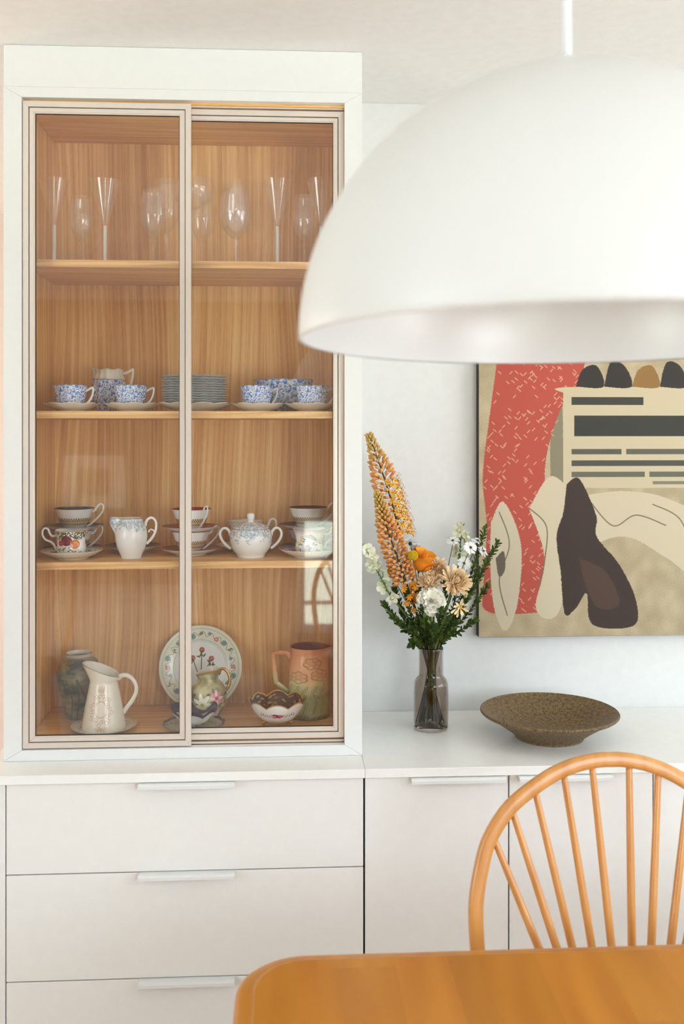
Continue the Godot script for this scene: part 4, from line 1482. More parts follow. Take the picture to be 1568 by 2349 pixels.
func build_tea_shelf() -> void:
	var S: float = SHELF[1]
	# three stacks: saucer, cup, saucer, cup
	var spots := [[169.0, 171.0, M.navy_glaze, "behind the rose-painted cup", [0.0, 0.0]], [437.0, 436.0, M.red_glaze, "behind the overlapping door stiles", [-0.9, 0.25]], [704.0, 703.0, M.maroon_glaze, "behind the lilac-flowered cup", [0.1, 0.1]]]
	for s in spots:
		var z := -0.225 if s[0] != 437.0 else -0.19
		var p := spot(s[0], 0, z)
		var g := "white saucers in the stacked pairs"
		saucer("white_saucer", "lower white saucer of the teacup stack " + s[3], "saucer", Vector3(p.x, S, z), 0.073, 0.0165, s[2], M.china, 0, 0.0, g)
		band_cup("lower gilt-banded white teacup of the stack " + s[3], Vector3(p.x, S + 0.0038, z), s[4][1], s[2])
		saucer("white_saucer", "upper white saucer balanced on a teacup " + s[3], "saucer", Vector3(p.x + 0.001, S + 0.0545, z), 0.073, 0.0165, s[2], M.china, 0, 0.0, g)
		band_cup("upper gilt-banded white teacup on top of the stack " + s[3], Vector3(p.x + 0.002, S + 0.0585, z), s[4][0], s[2])
	# rose-painted cup and saucer in front
	var z := -0.125
	var p := spot(164, 0, z)
	saucer("rose_saucer", "saucer with a brown leafy border under the rose-painted cup", "saucer", Vector3(p.x, S, z), 0.0735, 0.021, M.brown_plate, M.cream, 16, 0.003)
	rose_like("rose_teacup", "white teacup painted with red and orange roses", Vector3(p.x, S + 0.0042, z), 0.0, M.rose_cup, PI)
	# lilac cup and saucer
	p = spot(709, 0, z)
	saucer("lilac_saucer", "saucer with a lilac inside under the lilac-flowered cup", "saucer", Vector3(p.x, S, z), 0.0735, 0.021, M.lilac_plate, M.china, 16, 0.004)
	rose_like("lilac_teacup", "teacup painted with lilac and yellow flowers, half lost in the window reflection", Vector3(p.x, S + 0.0042, z), 0.0, M.lilac_cup, 0.0)
	# milk jug with a spout
	p = spot(301, 0, -0.13)
	saucer("white_saucer", "white saucer seen behind the pale blue sprigged milk jug", "saucer", Vector3(spot(302, 0, -0.235).x, S, -0.25), 0.070, 0.018, M.maroon_glaze, M.china, 0, 0.0, "")
	var t := thing("sprigged_jug", "white milk jug with a border of pale blue flowers", "jug", Vector3(p.x, S, p.z))
	var f := func(a: float, _k: float, r: float, y: float) -> Vector2:
		var s := smoothstep(0.052, 0.094, y)
		var spout := exp(-pow((a + PI / 2) / 0.30, 2.0))
		return Vector2(r + 0.025 * spout * s, y + 0.002 * spout * s)
	vessel(t, [Vector2(0.0235, 0.0), Vector2(0.0242, 0.003), Vector2(0.0262, 0.009), Vector2(0.0335, 0.026), Vector2(0.038, 0.048), Vector2(0.0365, 0.068), Vector2(0.031, 0.083), Vector2(0.027, 0.0905), Vector2(0.0265, 0.096)], 0.002, M.sprig_jug, M.china, f, 96)
	strap(t, [Vector2(0.0335, 0.077), Vector2(0.0365, 0.089), Vector2(0.045, 0.0965), Vector2(0.054, 0.094), Vector2(0.0595, 0.083), Vector2(0.058, 0.065), Vector2(0.051, 0.05), Vector2(0.0415, 0.039), Vector2(0.036, 0.034)], 0.0028, M.china)
	var st := begin()
	tube(st, cr([Vector3(0.057, 0.062, 0), Vector3(0.049, 0.068, 0), Vector3(0.043, 0.066, 0), Vector3(0.042, 0.061, 0)], 4), 0.0018, 8)
	part("handle_curl", st, M.china, t)
	# sugar bowl with a lid
	p = spot(575, 0, -0.135)
	t = thing("sugar_bowl", "round white sugar bowl with two ear handles and blue flower border", "sugar bowl", Vector3(p.x, S, p.z))
	vessel(t, [Vector2(0.0335, 0.0), Vector2(0.034, 0.003), Vector2(0.0355, 0.007), Vector2(0.045, 0.02), Vector2(0.0512, 0.039), Vector2(0.051, 0.053), Vector2(0.0478, 0.063), Vector2(0.0455, 0.067), Vector2(0.0455, 0.0695)], 0.002, M.sprig_bowl, M.china)
	for s in [0.0, PI]:
		strap(t, [Vector2(0.0495, 0.0515), Vector2(0.052, 0.062), Vector2(0.060, 0.0695), Vector2(0.069, 0.068), Vector2(0.0745, 0.058), Vector2(0.072, 0.045), Vector2(0.062, 0.031), Vector2(0.0485, 0.02)], 0.0029, M.china, s)
	st = begin()
	lathe(st, dished([Vector2(0.0430, 0.0685), Vector2(0.0445, 0.0705), Vector2(0.042, 0.073), Vector2(0.033, 0.078), Vector2(0.02, 0.0825), Vector2(0.0085, 0.085)]), 56, Vector3.ZERO, 0.0, 0.35)
	var lid := part("lid", st, M.sprig_bowl, t)
	st = begin()
	lathe(st, dished([Vector2(0.0085, 0.0848), Vector2(0.0075, 0.088), Vector2(0.0092, 0.095), Vector2(0.0096, 0.1), Vector2(0.0078, 0.1055), Vector2(0.0005, 0.108)]), 24)
	part("knob", st, M.china, lid)
	# the plain cup behind it
	p = spot(563, 0, -0.25)
	saucer("white_saucer", "white saucer half hidden behind the round sugar bowl", "saucer", Vector3(p.x, S, p.z), 0.071, 0.018, M.china, M.china, 16, 0.003, "")
	rose_like("white_teacup", "pale teacup with a curled handle half hidden behind the sugar bowl", Vector3(p.x, S + 0.0042, p.z), 0.0, M.china, 0.0, 1.13)

# a waisted, lobed teacup with a scrolled ear handle, handle towards +x turned by round
func rose_like(called: String, label: String, at: Vector3, turn: float, mat: Material, side: float, k := 1.0) -> Node3D:
	var t := thing(called, label, "teacup", at, turn)
	var f := func(a: float, _k: float, r: float, y: float) -> Vector2:
		var lobe := cos(a * 6.0)
		return Vector2(r * (1.0 + 0.025 * lobe * smoothstep(0.0, 0.012, y) * (1.0 - smoothstep(0.035, 0.062, y))), y + 0.0008 * lobe * smoothstep(0.05, 0.064, y))
	vessel(t, [Vector2(0.026, 0.0), Vector2(0.0275, 0.003), Vector2(0.0325, 0.010), Vector2(0.0345, 0.02), Vector2(0.0335, 0.034), Vector2(0.0345, 0.048), Vector2(0.038, 0.059), Vector2(0.0405, 0.064)], 0.0018, mat, M.china, f, 72)
	strap(t, [Vector2(0.0345, 0.052), Vector2(0.045, 0.05), Vector2(0.0515, 0.056), Vector2(0.0555, 0.066), Vector2(0.0625, 0.0685), Vector2(0.068, 0.064), Vector2(0.0685, 0.052), Vector2(0.061, 0.041), Vector2(0.049, 0.036), Vector2(0.041, 0.028), Vector2(0.0355, 0.015)], 0.0024, M.china, side)
	t.scale = Vector3(k, k, k)
	return t

func build_bottom_shelf() -> void:
	var S: float = SHELF[0]
	# the dark vase behind
	var p := spot(181, 0, -0.24)
	var t := thing("landscape_vase", "dark green and brown vase painted with trees, behind the cream pitcher", "vase", Vector3(p.x, S, p.z))
	vessel(t, [Vector2(0.031, 0.0), Vector2(0.032, 0.003), Vector2(0.036, 0.02), Vector2(0.046, 0.06), Vector2(0.0535, 0.098), Vector2(0.052, 0.125), Vector2(0.043, 0.144), Vector2(0.033, 0.151), Vector2(0.031, 0.155), Vector2(0.0325, 0.162)], 0.0025, M.landscape, M.cream)
	# cream pitcher with the slanting mouth, on a plate
	p = spot(238, 0, -0.13)
	saucer("cream_plate", "patterned cream plate under the cream pitcher", "plate", Vector3(p.x, S, p.z), 0.0775, 0.0125, M.cream_plate, M.china)
	t = thing("cream_pitcher", "cream pitcher with slanting mouth, brown wreath crest and loop handle", "pitcher", Vector3(p.x, S + 0.0038, p.z))
	var f := func(a: float, _k: float, r: float, y: float) -> Vector2:
		var s := smoothstep(0.105, 0.15, y)
		var side := sin(a)                       # -1 at the spout
		var lift := -side * 0.5 + 0.5
		var yy := y + s * (-0.026 + 0.034 * lift)
		return Vector2(r * (1.0 + s * (0.30 * pow(lift, 4.0) - 0.02)) , yy)
	vessel(t, [Vector2(0.051, 0.0), Vector2(0.0525, 0.002), Vector2(0.0515, 0.012), Vector2(0.046, 0.045), Vector2(0.0395, 0.08), Vector2(0.034, 0.106), Vector2(0.0325, 0.113), Vector2(0.033, 0.122), Vector2(0.0365, 0.138), Vector2(0.04, 0.15)], 0.0028, M.crest, M.cream, f, 96)
	strap(t, [Vector2(0.034, 0.118), Vector2(0.041, 0.1255), Vector2(0.055, 0.1265), Vector2(0.068, 0.118), Vector2(0.0765, 0.102), Vector2(0.0765, 0.085), Vector2(0.068, 0.066), Vector2(0.0555, 0.05), Vector2(0.0465, 0.036)], 0.0046, M.cream)
	# the large plate leaning on the oak back
	var r := 0.106
	p = spot(458, 0, -0.285)
	t = thing("wreath_plate", "large plate with a flower wreath and rosebuds leaning on the oak back", "plate")
	var st := begin()
	lathe(st, dished([Vector2(0.0005, 0.0), Vector2(r * 0.6, 0.0), Vector2(r * 0.66, 0.004), Vector2(r * 0.97, 0.012), Vector2(r, 0.014)]), 96)
	part("underside", st, M.china, t)
	st = begin()
	lathe(st, dished([Vector2(r, 0.014), Vector2(r * 0.985, 0.0148), Vector2(r * 0.7, 0.0085), Vector2(r * 0.62, 0.005), Vector2(r * 0.55, 0.0042), Vector2(0.0005, 0.004)]), 96, Vector3.ZERO, 0, 1, null, r)
	part("upper_face", st, M.wreath, t)
	t.rotation.x = PI / 2 - 0.19
	t.position = Vector3(p.x, S + r * cos(0.19) + 0.0005, -0.316)
	# lily jug with gold handle
	p = spot(477, 0, -0.2)
	t = thing("lily_jug", "bulbous jug painted with pale lilies with a gilt loop handle", "jug", Vector3(p.x, S, p.z))
	var fl := func(a: float, _k: float, rr: float, y: float) -> Vector2:
		var s := smoothstep(0.098, 0.122, y)
		return Vector2(rr, y + s * (0.006 * sin(a) + 0.003 * cos(2.0 * a)))
	vessel(t, [Vector2(0.026, 0.0), Vector2(0.027, 0.004), Vector2(0.034, 0.018), Vector2(0.044, 0.042), Vector2(0.0468, 0.062), Vector2(0.042, 0.082), Vector2(0.030, 0.096), Vector2(0.0255, 0.102), Vector2(0.0265, 0.112), Vector2(0.030, 0.122)], 0.0022, M.lily, M.cream, fl)
	strap(t, [Vector2(0.026, 0.112), Vector2(0.031, 0.1245), Vector2(0.04, 0.1255), Vector2(0.049, 0.116), Vector2(0.0535, 0.1), Vector2(0.052, 0.085), Vector2(0.0445, 0.073)], 0.0032, M.gilt)
	# navy-edged bowl on a plate
	p = spot(444, 0, -0.12)
	saucer("dark_edged_plate", "plate with a dark leafy edge under the navy-edged bowl", "plate", Vector3(p.x, S, p.z), 0.0745, 0.016, M.moss_plate, M.cream, 14, 0.006)
	t = thing("navy_edged_bowl", "small footed white bowl with a wavy navy and gilt edge", "bowl", Vector3(p.x, S + 0.0045, p.z))
	var fn := func(a: float, _k: float, rr: float, y: float) -> Vector2:
		var w := absf(cos(a * 3.0))
		var s := smoothstep(0.02, 0.046, y)
		return Vector2(rr * (1.0 + 0.05 * s * (w - 0.5)), y + 0.012 * s * (w - 0.6))
	vessel(t, [Vector2(0.018, 0.009), Vector2(0.022, 0.0105), Vector2(0.035, 0.019), Vector2(0.046, 0.032), Vector2(0.0515, 0.0385)], 0.002, M.china, M.moss_plate, fn, 96)
	st = begin()
	lathe(st, dished([Vector2(0.0515, 0.0385), Vector2(0.0545, 0.043), Vector2(0.0572, 0.0475), Vector2(0.0565, 0.0485), Vector2(0.0525, 0.0435), Vector2(0.0485, 0.0385)]), 96, Vector3.ZERO, 0, 1, fn)
	part("navy_rim", st, M.navy_glaze, t)
	for k in 3:
		var a := TAU * k / 3 + 0.35
		st = begin()
		tube(st, cr([Vector3(sin(a) * 0.022, 0.012, cos(a) * 0.022), Vector3(sin(a) * 0.03, 0.0095, cos(a) * 0.03), Vector3(sin(a) * 0.029, 0.0045, cos(a) * 0.029), Vector3(sin(a) * 0.033, 0.0012, cos(a) * 0.033)], 4), 0.0028, 8)
		part("foot", st, M.navy_glaze, t)
	# scalloped bowl on gilt feet
	p = spot(636, 0, -0.13)
	t = thing("gilt_footed_bowl", "white lobed bowl with pink sprays, gilt inside and gilt feet", "bowl", Vector3(p.x, S, p.z))
	var fg := func(a: float, _k: float, rr: float, y: float) -> Vector2:
		var w := absf(cos(a * 4.0))
		var s := smoothstep(0.03, 0.068, y)
		return Vector2(rr * (1.0 + 0.05 * smoothstep(0.016, 0.03, y) * (w - 0.5)), y + 0.011 * s * (w - 0.6))
	vessel(t, [Vector2(0.024, 0.0145), Vector2(0.03, 0.0165), Vector2(0.045, 0.026), Vector2(0.058, 0.043), Vector2(0.0665, 0.06), Vector2(0.0695, 0.067)], 0.002, M.spray_bowl, M.gilt_lining, fg, 128)
	for k in 3:
		var a := TAU * k / 3 + PI / 3
		st = begin()
		tube(st, cr([Vector3(sin(a) * 0.03, 0.0185, cos(a) * 0.03), Vector3(sin(a) * 0.039, 0.0165, cos(a) * 0.039), Vector3(sin(a) * 0.037, 0.008, cos(a) * 0.037), Vector3(sin(a) * 0.0435, 0.0018, cos(a) * 0.0435)], 4), [0.0042, 0.0044, 0.0044, 0.0043, 0.004, 0.0036, 0.003, 0.0026, 0.0024, 0.0024, 0.0026, 0.0026, 0.0026], 8)
		part("gilt_foot", st, M.gilt, t)
	# the tall pitcher
	p = spot(708, 0, -0.225)
	t = thing("flower_pitcher", "tall pitcher glazed from orange to green with raised flowers", "pitcher", Vector3(p.x, S, p.z))
	var fp := func(a: float, _k: float, rr: float, y: float) -> Vector2:
		var s := smoothstep(0.135, 0.175, y)
		var spout := exp(-pow((a - PI / 2) / 0.28, 2.0))
		return Vector2(rr * (1.0 + 0.006 * cos(a * 6.0)) + 0.013 * spout * s, y + 0.001 * spout * s)
	vessel(t, [Vector2(0.053, 0.0), Vector2(0.0545, 0.004), Vector2(0.053, 0.016), Vector2(0.0515, 0.03), Vector2(0.0515, 0.1), Vector2(0.0495, 0.135), Vector2(0.0465, 0.16), Vector2(0.0465, 0.175)], 0.003, M.pitcher, M.terracotta, fp, 96)
	var path := cr([Vector3(-0.046, 0.146, 0), Vector3(-0.052, 0.157, 0), Vector3(-0.066, 0.16, 0), Vector3(-0.0855, 0.158, 0), Vector3(-0.09, 0.150, 0), Vector3(-0.087, 0.12, 0), Vector3(-0.083, 0.088, 0), Vector3(-0.078, 0.081, 0), Vector3(-0.05, 0.06, 0)], 5)
	st = begin()
	tube(st, path, 0.0062, 12, 0.9, Vector3(0, 0, 1), 0.6)
	# the glaze on the handle runs from orange to green as the body does: the picture is looked up by height
	var arr := st.commit_to_arrays()
	var vs: PackedVector3Array = arr[Mesh.ARRAY_VERTEX]
	var uv: PackedVector2Array = arr[Mesh.ARRAY_TEX_UV]
	for i in vs.size():
		uv[i] = Vector2(0.3, clampf(1.0 - vs[i].y / 0.175, 0.02, 0.98))
	arr[Mesh.ARRAY_TEX_UV] = uv
	st = SurfaceTool.new()
	st.create_from_arrays(arr)
	var handle_mat: StandardMaterial3D = M.pitcher.duplicate()
	handle_mat.heightmap_enabled = false
	part("handle", st, handle_mat, t)

# ---------------------------------------------------------------- the vase of flowers; every stem is a thing of its own

func build_bouquet() -> void:
	var v := vase_at()
	var t := thing("glass_vase", "smoked grey glass bottle vase holding the mixed bouquet", "vase", v)
	var o := cr([Vector2(0.0005, 0.0005), Vector2(0.036, 0.0005), Vector2(0.041, 0.003), Vector2(0.0435, 0.012), Vector2(0.044, 0.06), Vector2(0.0437, 0.108), Vector2(0.041, 0.121), Vector2(0.034, 0.130), Vector2(0.0312, 0.138), Vector2(0.0305, 0.17), Vector2(0.0308, 0.204)], 5)
	var st := begin()
	lathe(st, o, 64)
	var inn := [Vector2(0.0302, 0.2046), Vector2(0.0285, 0.203), Vector2(0.028, 0.17), Vector2(0.0287, 0.138), Vector2(0.032, 0.128), Vector2(0.0385, 0.119), Vector2(0.041, 0.107), Vector2(0.0413, 0.06), Vector2(0.041, 0.018), Vector2(0.037, 0.012), Vector2(0.0005, 0.011)]
	lathe(st, [Vector2(0.0308, 0.204)] + cr(inn, 4), 64)
	part("body", st, M.smoke, t)
	var at := func(px: float, py: float, z: float) -> Vector3: return spot(px, py, v.z + z)
	# greenery: [tip pixel x, y, forward offset at the tip, bow, leaves]
	var greens := [
		[1112, 1214, 0.0, 10], [1140, 1246, 0.03, 9], [1116, 1345, 0.05, 14], [1122, 1272, -0.03, 9], [1096, 1308, 0.02, 8],
		[879, 1386, 0.05, 11], [898, 1415, 0.09, 9], [905, 1350, 0.02, 10], [930, 1352, 0.04, 10], [1072, 1372, 0.07, 10],
		[1010, 1400, 0.10, 9], [968, 1395, 0.09, 9], [1088, 1422, 0.08, 10], [938, 1440, 0.10, 8], [1040, 1445, 0.10, 8], [920, 1400, 0.0, 9], [1060, 1400, -0.02, 9], [990, 1430, 0.11, 7], [1018, 1340, 0.0, 8], [960, 1350, -0.03, 8], [1050, 1330, -0.04, 8], [945, 1478, 0.07, 6], [1000, 1440, 0.12, 8], [1025, 1420, 0.11, 8], [975, 1418, 0.11, 8], [955, 1425, 0.06, 8], [1045, 1415, 0.05, 8]]
	var words := ["tallest leafy sprig reaching across the edge of the canvas print", "leafy sprig with the outermost tip over the canvas print", "leafy sprig bending low beside the dangling peach bloom", "thin leafy sprig behind the white daisies", "short leafy sprig among the white daisies",
		"leafy sprig stretching farthest out on the cabinet side", "drooping leafy sprig under the snapdragon stem", "leafy sprig rising beside the snapdragon stem", "leafy sprig at the foot of the orange spikes", "leafy sprig under the largest peach chrysanthemum",
		"leafy sprig directly under the white carnation", "leafy sprig beside the white carnation on the cabinet side", "leafy sprig spreading low over the vase shoulder, print side", "leafy sprig spreading low over the vase neck, cabinet side", "leafy sprig close above the vase mouth, print side", "dark leafy sprig behind the low cabinet side leaves", "dark leafy sprig behind the dangling peach bloom", "small leafy sprig hanging at the front of the vase mouth", "leafy sprig between the peach chrysanthemums", "leafy sprig behind the orange rose", "leafy sprig under the daisy cluster", "broad leaved green sprig drooping over the vase mouth", "small sprig centred over the front of the vase neck", "small sprig just below the white carnation, print side", "small sprig just below the white carnation, cabinet side", "inner sprig under the low peach chrysanthemum, cabinet side", "inner sprig behind the small ragged peach bloom"]
	for k in greens.size():
		var g: Array = greens[k]
		sprig("green_sprig", words[k], v, at.call(g[0], g[1], g[2]), g[3], k)
	foxtail("foxtail_lily", "tallest orange foxtail lily spike, with open yellow flowers low down", v, [at.call(846, 998, -0.02), at.call(870, 1065, -0.02), at.call(893, 1135, -0.02), at.call(915, 1215, -0.01), at.call(938, 1300, 0.0), at.call(962, 1400, 0.0)], 0.66, 0.5, 0.032, 200, true)
	foxtail("foxtail_lily", "shorter orange foxtail lily spike of closed buds, in front", v, [at.call(864, 1130, 0.03), at.call(879, 1185, 0.03), at.call(897, 1240, 0.03), at.call(917, 1295, 0.03), at.call(932, 1340, 0.03), at.call(960, 1420, 0.02)], 0.80, 0.78, 0.027, 230, false)
	rose(v, at.call(969, 1288, 0.02))
	craspedia("craspedia", "round yellow billy button in front of the orange rose", v, at.call(947, 1274, 0.06), 0.0125)
	craspedia("craspedia", "yellow billy button half hidden behind the orange spike", v, at.call(898, 1310, -0.01), 0.0115)
	chrysanthemum("peach chrysanthemum upright beside the orange rose", v, at.call(1004, 1303, 0.025), Vector3(0.1, 0.45, 0.9), 0.030, 110)
	chrysanthemum("peach chrysanthemum just above the white carnation", v, at.call(983, 1336, 0.05), Vector3(-0.15, 0.9, 0.5), 0.034, 120)
	chrysanthemum("largest peach chrysanthemum, nearest the canvas print", v, at.call(1044, 1334, 0.055), Vector3(0.25, 0.55, 0.8), 0.042, 140)
	chrysanthemum("small ragged peach bloom dangling below the others", v, at.call(1056, 1394, 0.07), Vector3(0.35, -0.05, 0.9), 0.025, 14)
	carnation(v, at.call(989, 1378, 0.08))
	var days := [[1038, 1240, -0.02, "white daisy lifted highest in the cluster by the print", Vector3(-0.2, 0.9, 0.4)], [1079, 1256, 0.02, "widest open white daisy, dark eye towards the room", Vector3(0.1, 0.45, 0.9)], [1108, 1264, 0.0, "white daisy just across the canvas print's edge", Vector3(0.6, 0.5, 0.5)], [1064, 1292, 0.0, "white daisy lowest in the cluster beside the print", Vector3(0.0, 0.3, 1.0)], [940, 1243, -0.02, "white daisy turned away behind the foxtail spikes", Vector3(-0.1, 0.9, -0.5)], [953, 1256, -0.01, "white daisy seen from behind above the orange rose", Vector3(0.15, 0.9, -0.5)], [1095, 1240, -0.03, "white daisy tucked behind the widest open one", Vector3(0.2, 0.8, 0.3)]]
	for d in days:
		daisy(d[3], v, at.call(d[0], d[1], d[2]), d[4])
	snapdragon("snapdragon", "white snapdragon arching out against the cabinet side", v, [at.call(834, 1252, 0.03), at.call(850, 1285, 0.035), at.call(872, 1322, 0.04), at.call(895, 1365, 0.04), at.call(930, 1410, 0.03)], [[846, 1262], [858, 1272], [860, 1300], [852, 1298], [888, 1292], [890, 1320], [880, 1345], [898, 1370]])
	snapdragon("snapdragon", "cream snapdragon standing behind the daisies", v, [at.call(1060, 1205, -0.05), at.call(1056, 1240, -0.05), at.call(1050, 1300, -0.04), at.call(1030, 1380, -0.02)], [[1056, 1218], [1062, 1230], [1082, 1234], [1024, 1258], [1058, 1272], [1036, 1262]])

func stem_line(v: Vector3, head: Vector3, bow := 0.0) -> Array:   # from near the vase's floor, through its mouth, to the flower
	var side := Vector3(head.x - v.x, 0, head.z - v.z)
	var out := side.normalized() if side.length() > 0.001 else Vector3(0, 0, 1)
	var mouth := v + Vector3(0, 0.2, 0) + out * minf(0.017, side.length() * 0.26) + Vector3(rng.randf_range(-0.008, 0.008), 0, rng.randf_range(-0.008, 0.008))
	var foot := v + Vector3(0, 0.016, 0) - out * rng.randf_range(0.014, 0.034) + Vector3(rng.randf_range(-0.008, 0.008), 0, rng.randf_range(-0.008, 0.008))
	var mid := mouth.lerp(head, 0.5) + out * bow + Vector3(0, 0.012, 0)
	return cr([foot, mouth, mid, head], 7)

func put_stem(t: Node3D, line: Array, r0: float, r1: float, col: Color) -> void:
	var st := begin()
	st.set_color(col)
	var rad := []
	for i in line.size():
		rad.append(lerpf(r0, r1, float(i) / (line.size() - 1)))
	tube(st, line, rad, 7)
	part("stem", st, M.stem, t)

func sprig(called: String, label: String, v: Vector3, tip: Vector3, n: int, k: int) -> void:
	var t := thing(called, label, "foliage", Vector3.ZERO, 0.0, "leafy sprigs in the vase")
	var line := stem_line(v, tip, 0.012)
	put_stem(t, line, 0.0017, 0.0009, lin(70, 62, 34))
	var st := begin()
	var dark := lin(52, 74, 28)
	var pale := lin(96, 118, 46)
	var reach := 0.0
	for i in range(8, line.size()):
		reach += (line[i] - line[i - 1]).length()
	var count := int(reach / 0.0052) + n
	for i in count:
		var s := 8.0 + (line.size() - 9.0) * pow(float(i) / (count - 1), 0.9)
		var a := int(minf(s, line.size() - 2))
		var p: Vector3 = line[a].lerp(line[a + 1], s - a)
		var along: Vector3 = (line[a + 1] - line[a]).normalized()
		var turn := i * 2.3 + k
		var side := along.cross(Vector3(0.3, 0.2, 1)).normalized().rotated(along, turn)
		var d := (side * 0.85 + along * 0.75).normalized()
		if i == count - 1:
			d = along
		var size := rng.randf_range(0.011, 0.017) * (1.3 if k == 21 else 1.0)
		blade(st, p, d, (along + Vector3(0, 0.2, 0.5)).normalized(), size, size * rng.randf_range(0.5, 0.62), rng.randf_range(-0.3, 0.6), 0.25, jitter(dark.lerp(pale, pow(rng.randf(), 2.0)), 0.15), Color.TRANSPARENT, 4, 0.5, 0.04)
	part("leaves", st, M.leaf, t, true)

func foxtail(called: String, label: String, v: Vector3, path: Array, until: float, buds_until: float, wide: float, count: int, opened: bool) -> void:
	var t := thing(called, label, "flower", Vector3.ZERO, 0.0, "foxtail lilies in the vase")
	var line := cr(path, 8)
	var n := line.size()
	var whole: Array = line.duplicate()
	whole.append_array(cr([line[n - 1], v + Vector3(-0.008, 0.2, 0.004), v + Vector3(0.014, 0.018, 0.0)], 5).slice(1))
	var st := begin()
	st.set_color(lin(86, 84, 42))
	var rad := []
	for i in whole.size():
		rad.append(lerpf(0.0012, 0.0036, minf(1.0, i / float(n - 1))))
	tube(st, whole, rad, 8)
	part("stem", st, M.stem, t)
	var buds := begin()
	var flowers := begin()
	for i in count:
		var k := float(i) / count
		var s := k * until * (n - 1)
		var a := mini(int(s), n - 2)
		var p: Vector3 = line[a].lerp(line[a + 1], s - a)
		var up: Vector3 = (line[a] - line[a + 1]).normalized()
		var side := up.cross(Vector3(0.2, 0.1, 1)).normalized().rotated(up, i * 2.39996)
		var w := wide * (0.34 + 0.66 * smoothstep(0.0, 0.5, k)) * rng.randf_range(0.9, 1.08)
		if k < 0.04:
			w *= 0.5
		var lean := lerpf(1.1, 0.25, smoothstep(0.0, 0.7, k))
		var d := (side + up * lean).normalized()
		var e := p + d * w
		buds.set_color(lin(150, 116, 54))
		tube(buds, [p, p + d * w * 0.75], 0.00045, 3)
		var size := lerpf(0.0052, 0.0082, smoothstep(0.0, 0.5, k))
		var col := lin(214, 174, 96).lerp(lin(236, 164, 98), smoothstep(0.1, 0.5, k))
		if opened and k > buds_until and side.x > -0.1:
			for q in 6:
				var r := d.cross(up).normalized().rotated(d, TAU * q / 6.0)
				blade(flowers, e, (r + d * 0.5).normalized(), d, rng.randf_range(0.008, 0.012), 0.0042, -0.5, 0.1, jitter(lin(238, 170, 60), 0.1), lin(240, 186, 84), 3, 0.5, 0.1)
			for q in 4:
				var r := d.cross(up).normalized().rotated(d, TAU * q / 4.0 + 0.4)
				flowers.set_color(lin(236, 168, 50))
				tube(flowers, [e, e + d * 0.011 + r * 0.005], 0.0004, 3)
				blob(flowers, Transform3D(Basis.from_scale(Vector3.ONE * 0.0011), e + d * 0.011 + r * 0.005), lin(226, 150, 40), 5, 3)
		else:
			var bs := Basis(d.cross(up).normalized(), d, d.cross(up).normalized().cross(d))
			blob(buds, Transform3D(bs.scaled_local(Vector3(size * 0.52, size, size * 0.52)), e), jitter(col, 0.14), 7, 5)
	part("buds", buds, M.petal, t, true)
	if opened:
		part("open_flowers", flowers, M.petal, t, true)
	else:
		var low := begin()
		for i in 26:
			var p: Vector3 = line[int(n * 0.8) + i % 5] + Vector3(rng.randf_range(-0.018, 0.026), rng.randf_range(-0.022, 0.012), rng.randf_range(-0.01, 0.02))
			for q in 6:
				blade(low, p, Vector3(cos(q * 1.05 + i), sin(q * 1.05 + i), 0.5), Vector3(0, 0, 1), 0.011, 0.0045, 0.4, 0.1, jitter(lin(236, 164, 62), 0.12), Color.TRANSPARENT, 3, 0.5, 0.1)
		part("open_flowers", low, M.petal, t, true)

func rose(v: Vector3, c: Vector3) -> void:
	var t := thing("orange_rose", "orange rose half open beside the yellow billy button", "flower")
	put_stem(t, stem_line(v, c - Vector3(0.002, 0.03, 0)), 0.0040, 0.0026, lin(92, 116, 52))
	# a cup of wrapped petals, turned up and a little to the side
	var tilt := Basis(Vector3(0, 0, 1), -0.4) * Basis(Vector3(1, 0, 0), 0.28)
	var sheets := [[0.0255, 0.034, 0.0], [0.0265, 0.030, 1.3], [0.026, 0.036, 2.5], [0.024, 0.038, 3.6], [0.022, 0.040, 4.9], [0.0185, 0.041, 0.7], [0.015, 0.042, 2.2], [0.0115, 0.042, 3.9], [0.008, 0.041, 5.4], [0.005, 0.04, 1.0]]
	for q in sheets:
		var st := begin()
		var pos := []
		var uvs := []
		var span := 1.25
		for j in 9:
			var k := j / 8.0
			for i in 13:
				var s := (i / 12.0 - 0.5) * 2.0
				var th: float = q[2] + s * span * 0.5 * 1.6
				var edge := 1.0 - 0.22 * pow(absf(s), 3.0)
				var y: float = -0.024 + q[1] * 1.25 * k * edge
				var r: float = 1.08 * q[0] * (0.42 + 0.58 * pow(sin(PI * 0.5 * minf(1.0, k * 1.5)), 0.8)) * (1.0 + 0.3 * pow(smoothstep(0.62, 1.0, k), 2.0) * (1.0 if q[0] > 0.014 else -0.2) + 0.03 * sin(s * 5.0 + q[2]) * k)
				pos.append(c + tilt * Vector3(r * sin(th), y, r * cos(th)))
				uvs.append(Vector2(s, k))
		st.set_color(lin(250, 172, 62).lerp(lin(246, 148, 44), rng.randf()))
		grid(st, pos, uvs, 9, 13)
		part("petal", st, M.petal, t)
	var st := begin()
	for k in 5:
		blade(st, c + tilt * Vector3(0, -0.026, 0), tilt * Vector3(sin(k * 1.257), 0.15, cos(k * 1.257)), tilt * Vector3.UP, 0.02, 0.007, -0.5, 0.2, lin(86, 110, 50), Color.TRANSPARENT, 4, 0.4)
	part("sepals", st, M.leaf, t)

